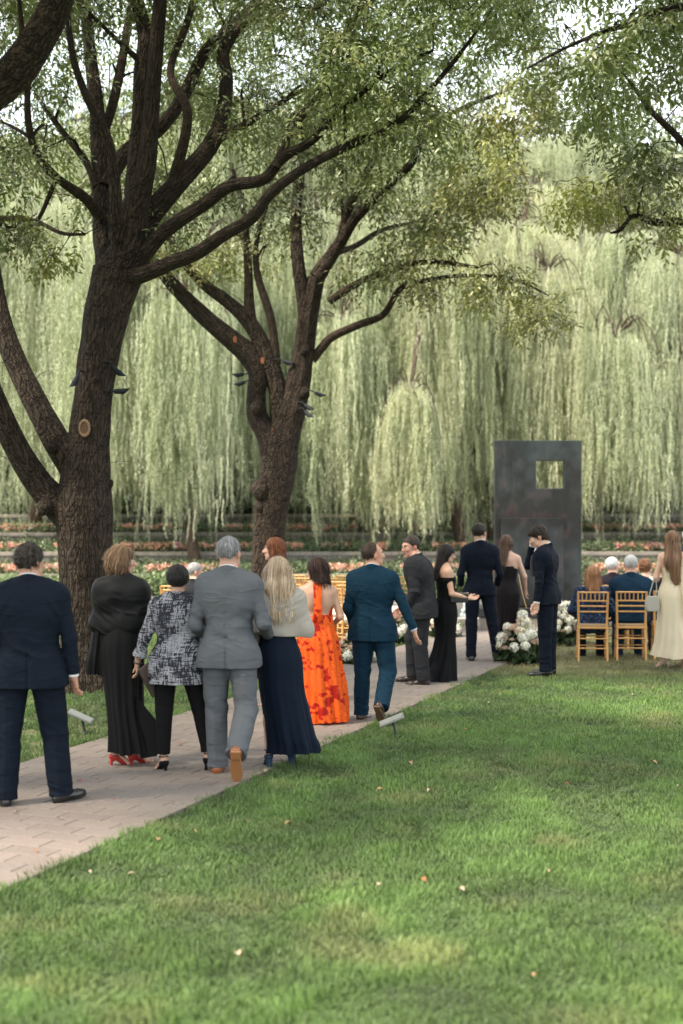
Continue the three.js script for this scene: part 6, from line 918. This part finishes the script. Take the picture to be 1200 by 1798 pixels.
// flower mounds along the aisle
const petalG = [1, 2, 3].map((seed) => { const R = rng(seed * 77), L = []; for (let i = 0; i < 90; i++) { const q = rdir(R), t = rdir(R); t.addScaledVector(q, -t.dot(q)).normalize(); for (let k = 0; k < 4; k++) { const d = t.clone().applyAxisAngle(q, k * 1.5708).addScaledVector(q, 0.3).normalize(); L.push([q.clone().multiplyScalar(0.80 + 0.24 * R()), d, q, 0.23, 0.24, 0.86 + 0.2 * R()]); } } return mergeGeometries([leafGeo(R, L), (() => { const s = new THREE.IcosahedronGeometry(0.78, 2); s.deleteAttribute('uv'); const n = s.attributes.position.count; s.setAttribute('color', new THREE.Float32BufferAttribute(new Float32Array(n * 3).fill(0.6), 3)); s.setIndex([...Array(n).keys()]); return s; })()]); });
const roseG = (() => { const L = [], R = rng(3); for (let r = 0; r < 4; r++) for (let k = 0; k < 5; k++) { const a = k * 1.2566 + r * 0.6, o = 0.25 + 0.22 * r; L.push([V(Math.cos(a) * o * 0.6, -0.2, Math.sin(a) * o * 0.6), V(Math.cos(a) * o, 1.2 - r * 0.25, Math.sin(a) * o).normalize(), V(-Math.cos(a), 0.4, -Math.sin(a)), 1.0, 0.8, 0.8 + 0.08 * r]); } return leafGeo(R, L); })();
const flowM = mat(0.93, 0.91, 0.86, 0.7, { vertexColors: true, transmission: 0.12, thickness: 0 }), creamM = mat(0.88, 0.84, 0.72, 0.7, { vertexColors: true, transmission: 0.12, thickness: 0 }), blushM = mat(0.80, 0.60, 0.53, 0.7, { vertexColors: true, transmission: 0.2, thickness: 0 }), fl = leafMat(0.055, 0.095, 0.04, 0.25, 0.45);
const bigLeaf = bush(rng(8), 8, 0.04, 0.13, 0.075);
function flowers(px, py, w, h, label, seed) {
  const d = FOC * EYE / (py - HOR), p = PX(px, py, d), R = rng(seed), s = d / FOC, W = w * s / 2, Ht = h * s, T = thing('flower_arrangement', label, 'flowers', [p.x, 0.0, p.z], R() * 0.6);
  const leaf = []; for (let i = 0; i < 60; i++) { const a = R() * 6.283, r = Math.sqrt(R()), y = Ht * (0.75 * (1 - r * r) * R() + 0.06); leaf.push(bigLeaf.clone().applyMatrix4(place(V(Math.cos(a) * r * W * 0.8, y * 0.9, Math.sin(a) * r * W * 0.66), quat(R() - 0.5, R() * 6.28, R() - 0.5), 0.9 + 0.5 * R()))); }
  tag(obj('leaves', mergeGeometries(leaf), fl, T), null, null, null, 'stuff');
  const n = Math.round(26 + 60 * W), spots = [];
  for (let i = 0, tries = 0; i < n && tries < 900; tries++) { const a = R() * 6.283, r = Math.sqrt(R()) * 0.98, x = Math.cos(a) * r * W, z = Math.sin(a) * r * W * 0.8, y = Ht * (0.24 + 0.66 * (1 - r * r * 0.9)) * (0.72 + 0.28 * R()), rad = R() < 0.86 ? 0.056 + 0.028 * R() : 0.034 + 0.012 * R();
    if (spots.some((q) => Math.hypot(q[0] - x, q[1] - y, q[2] - z) < (q[3] + rad) * 0.68)) continue; spots.push([x, y, z, rad]); i++;
    const big = rad > 0.06, m = obj(big ? 'hydrangea' : 'rose', big ? petalG[i % 3] : roseG, big ? (R() < 0.75 ? flowM : creamM) : blushM, T); m.position.set(x, y, z); m.scale.setScalar(big ? rad : rad); m.rotation.set((R() - 0.5) * 0.8, R() * 6.28, (R() - 0.5) * 0.8); }
}
flowers(622, 1168, 70, 62, 'white hydrangea mound on the left path edge beside the orange dress', 1);
flowers(700, 1132, 60, 70, 'white hydrangea mound on the left path edge behind the teal suit', 2);
flowers(780, 1122, 52, 60, 'white hydrangea mound behind the black off-shoulder gown', 3);
flowers(915, 1166, 92, 96, 'white and blush flower mound beside the shoes of the man touching his forehead', 4);
flowers(985, 1132, 80, 84, 'white and blush flower mound left of the first seated woman', 5);
flowers(960, 1104, 70, 60, 'farther white flower mound below the bronze slab', 6);
// plaques on stakes
function plaque(px, py, w, tilt, yaw, label) {
  const d = FOC * EYE / (py - HOR), p = PX(px, py, d), s = d / FOC, T = thing('plaque', label, 'plaque', [p.x, 0, p.z], yaw), K = mat(0.045, 0.045, 0.045, 0.6), G = mat(0.17, 0.175, 0.165, 0.5, { metalness: 0.2 });
  const L = w * s, b = new RoundedBoxGeometry(L, 0.012, 0.15, 2, 0.004); b.rotateX(0.16); b.rotateZ(tilt); b.translate(-0.01, 0.17, 0); obj('plate', b, G, T);
  const i = new THREE.BoxGeometry(L * 0.9, 0.004, 0.12); i.translate(0, 0.0085, 0); i.rotateX(0.16); i.rotateZ(tilt); i.translate(-0.01, 0.17, 0); obj('face', i, mat(0.24, 0.25, 0.235, 0.4), T);
  obj('stake', tube([V(0.04, 0, 0), V(0.02, 0.08, 0), V(0.0, 0.165, 0)], [0.011, 0.012, 0.012], 10, { n: 6 }), K, T);
  const c = new THREE.CylinderGeometry(0.028, 0.034, 0.01, 14); c.translate(0.035, 0.03, 0); obj('collar', c, K, T);
}
plaque(143, 1291, 47, -0.42, 0, 'small grey plaque on a stake in the lawn left of the path');
plaque(690, 1298, 46, 0.38, 0, 'small dark plaque tilted on a stake at the right path edge below the lifted shoe');
// fallen leaves
{
  const mk = (r, g, b) => mat(r, g, b, 0.75), cs = [mk(0.32, 0.19, 0.09), mk(0.30, 0.10, 0.035), mk(0.36, 0.27, 0.19), mk(0.20, 0.045, 0.03)];
  const lg = (() => { const pos = [], idx = [], n = 8; for (let i = 0; i <= n; i++) { const t = i / n, w = 0.42 * Math.sin(Math.PI * Math.pow(t, 0.8)) * 0.6, y = 0.16 * Math.sin(t * 4); pos.push(-w, y + w * 0.5, t, 0, y, t, w, y + w * 0.35, t); } for (let i = 0; i < n; i++) { const a = i * 3; idx.push(a, a + 1, a + 3, a + 1, a + 4, a + 3, a + 1, a + 2, a + 4, a + 2, a + 5, a + 4); } return geo(pos, idx); })();
  const R = rng(77), kind = ['tan', 'rust brown', 'pale beige', 'dark red'], onL = ' dry fallen leaf lying on the green lawn', onP = ' dry leaf fragment lying on the paver path';
  const spot = (x, y, size, c, path) => { const d = FOC * EYE / (y - HOR), p = PX(x, y, d), T = obj('fallen_leaf', lg, cs[c]); T.position.set(p.x, path ? 0.05 : 0.035, p.z); T.scale.setScalar(size); T.rotation.set(0.15 * (R() - 0.5), R() * 6.28, 0.3 * (R() - 0.5)); (path ? allP : allL).push([x, c, T]); tag(T, null, 'leaf', path ? 'leaf fragments on the path' : 'fallen leaves on the lawn'); };
  const allL = [], allP = [], nth = ['leftmost', 'second from the left', 'third from the left', 'fourth from the left', 'fifth from the left', 'sixth from the left', 'seventh from the left', 'eighth from the left', 'ninth from the left', 'tenth from the left', 'eleventh from the left', 'twelfth from the left'];
  const name = (all, where) => { for (let c = 0; c < 4; c++) { const l = all.filter((a) => a[1] === c).sort((a, b) => a[0] - b[0]); l.forEach((a, i) => { a[2].userData.label = l.length > 1 ? nth[i] + ' of the small ' + kind[c] + where : 'single small ' + kind[c] + where.replace('leaves', 'leaf').replace('fragments', 'fragment'); }); } };
  for (const [x, y, s, c] of [[719, 1347, 0.075, 0], [1144, 1346, 0.07, 0], [673, 1395, 0.06, 0], [757, 1396, 0.06, 2], [1000, 1386, 0.05, 3], [336, 1470, 0.06, 0], [277, 1487, 0.07, 0], [257, 1502, 0.055, 2], [426, 1453, 0.06, 0], [514, 1456, 0.07, 0], [749, 1561, 0.075, 1], [816, 1577, 0.07, 2], [664, 1568, 0.06, 2], [964, 1543, 0.05, 2], [421, 1693, 0.07, 2], [814, 1287, 0.05, 1], [862, 1240, 0.04, 2], [1073, 1253, 0.06, 0], [1111, 1226, 0.05, 2], [225, 1547, 0.05, 2], [937, 1730, 0.05, 0], [160, 1545, 0.05, 2], [640, 1330, 0.04, 0], [1190, 1390, 0.05, 2]]) spot(x, y, s * 0.95, c);
  for (const [x, y, s, c] of [[142, 1385, 0.05, 3], [199, 1416, 0.028, 3], [302, 1426, 0.025, 3], [100, 1451, 0.045, 2], [62, 1508, 0.04, 1], [174, 1380, 0.03, 3], [458, 1345, 0.06, 1], [467, 1364, 0.05, 2], [320, 1317, 0.05, 1], [275, 1325, 0.045, 2], [232, 1340, 0.04, 2], [24, 1440, 0.035, 2], [600, 1297, 0.04, 2]]) spot(x, y, s, c, true);
  name(allL, ' fallen leaves on the lawn'); name(allP, ' leaf fragments on the path');
}
// water jets in the pool
for (const [px, h, l] of [[818, 0.35, 'small bubbling water jet in the pool behind the navy suited man'], [700, 0.3, 'small bubbling water jet in the pool left of the charcoal suit'], [640, 0.28, 'small bubbling water jet in the pool above the orange dress']]) {
  const p = PX(px, 1080, 26.4), T = thing('water_jet', l, 'water jet', [p.x, -0.06, p.z]), R = rng(px), dr = []; for (let i = 0; i < 160; i++) { const t = R(), a = R() * 6.283, r = 0.02 + 0.12 * t * t, y = h * (1 - t * t) * (0.6 + 0.4 * R()), g = new THREE.IcosahedronGeometry(0.01 + 0.016 * R(), 0); g.translate(Math.cos(a) * r, y, Math.sin(a) * r); dr.push(g); }
  tag(obj('spray', mergeGeometries(dr), mat(0.8, 0.85, 0.86, 0.1, { transmission: 0.4, thickness: 0 }), T), null, null, null, 'stuff');
}
renderer.render(scene, camera);
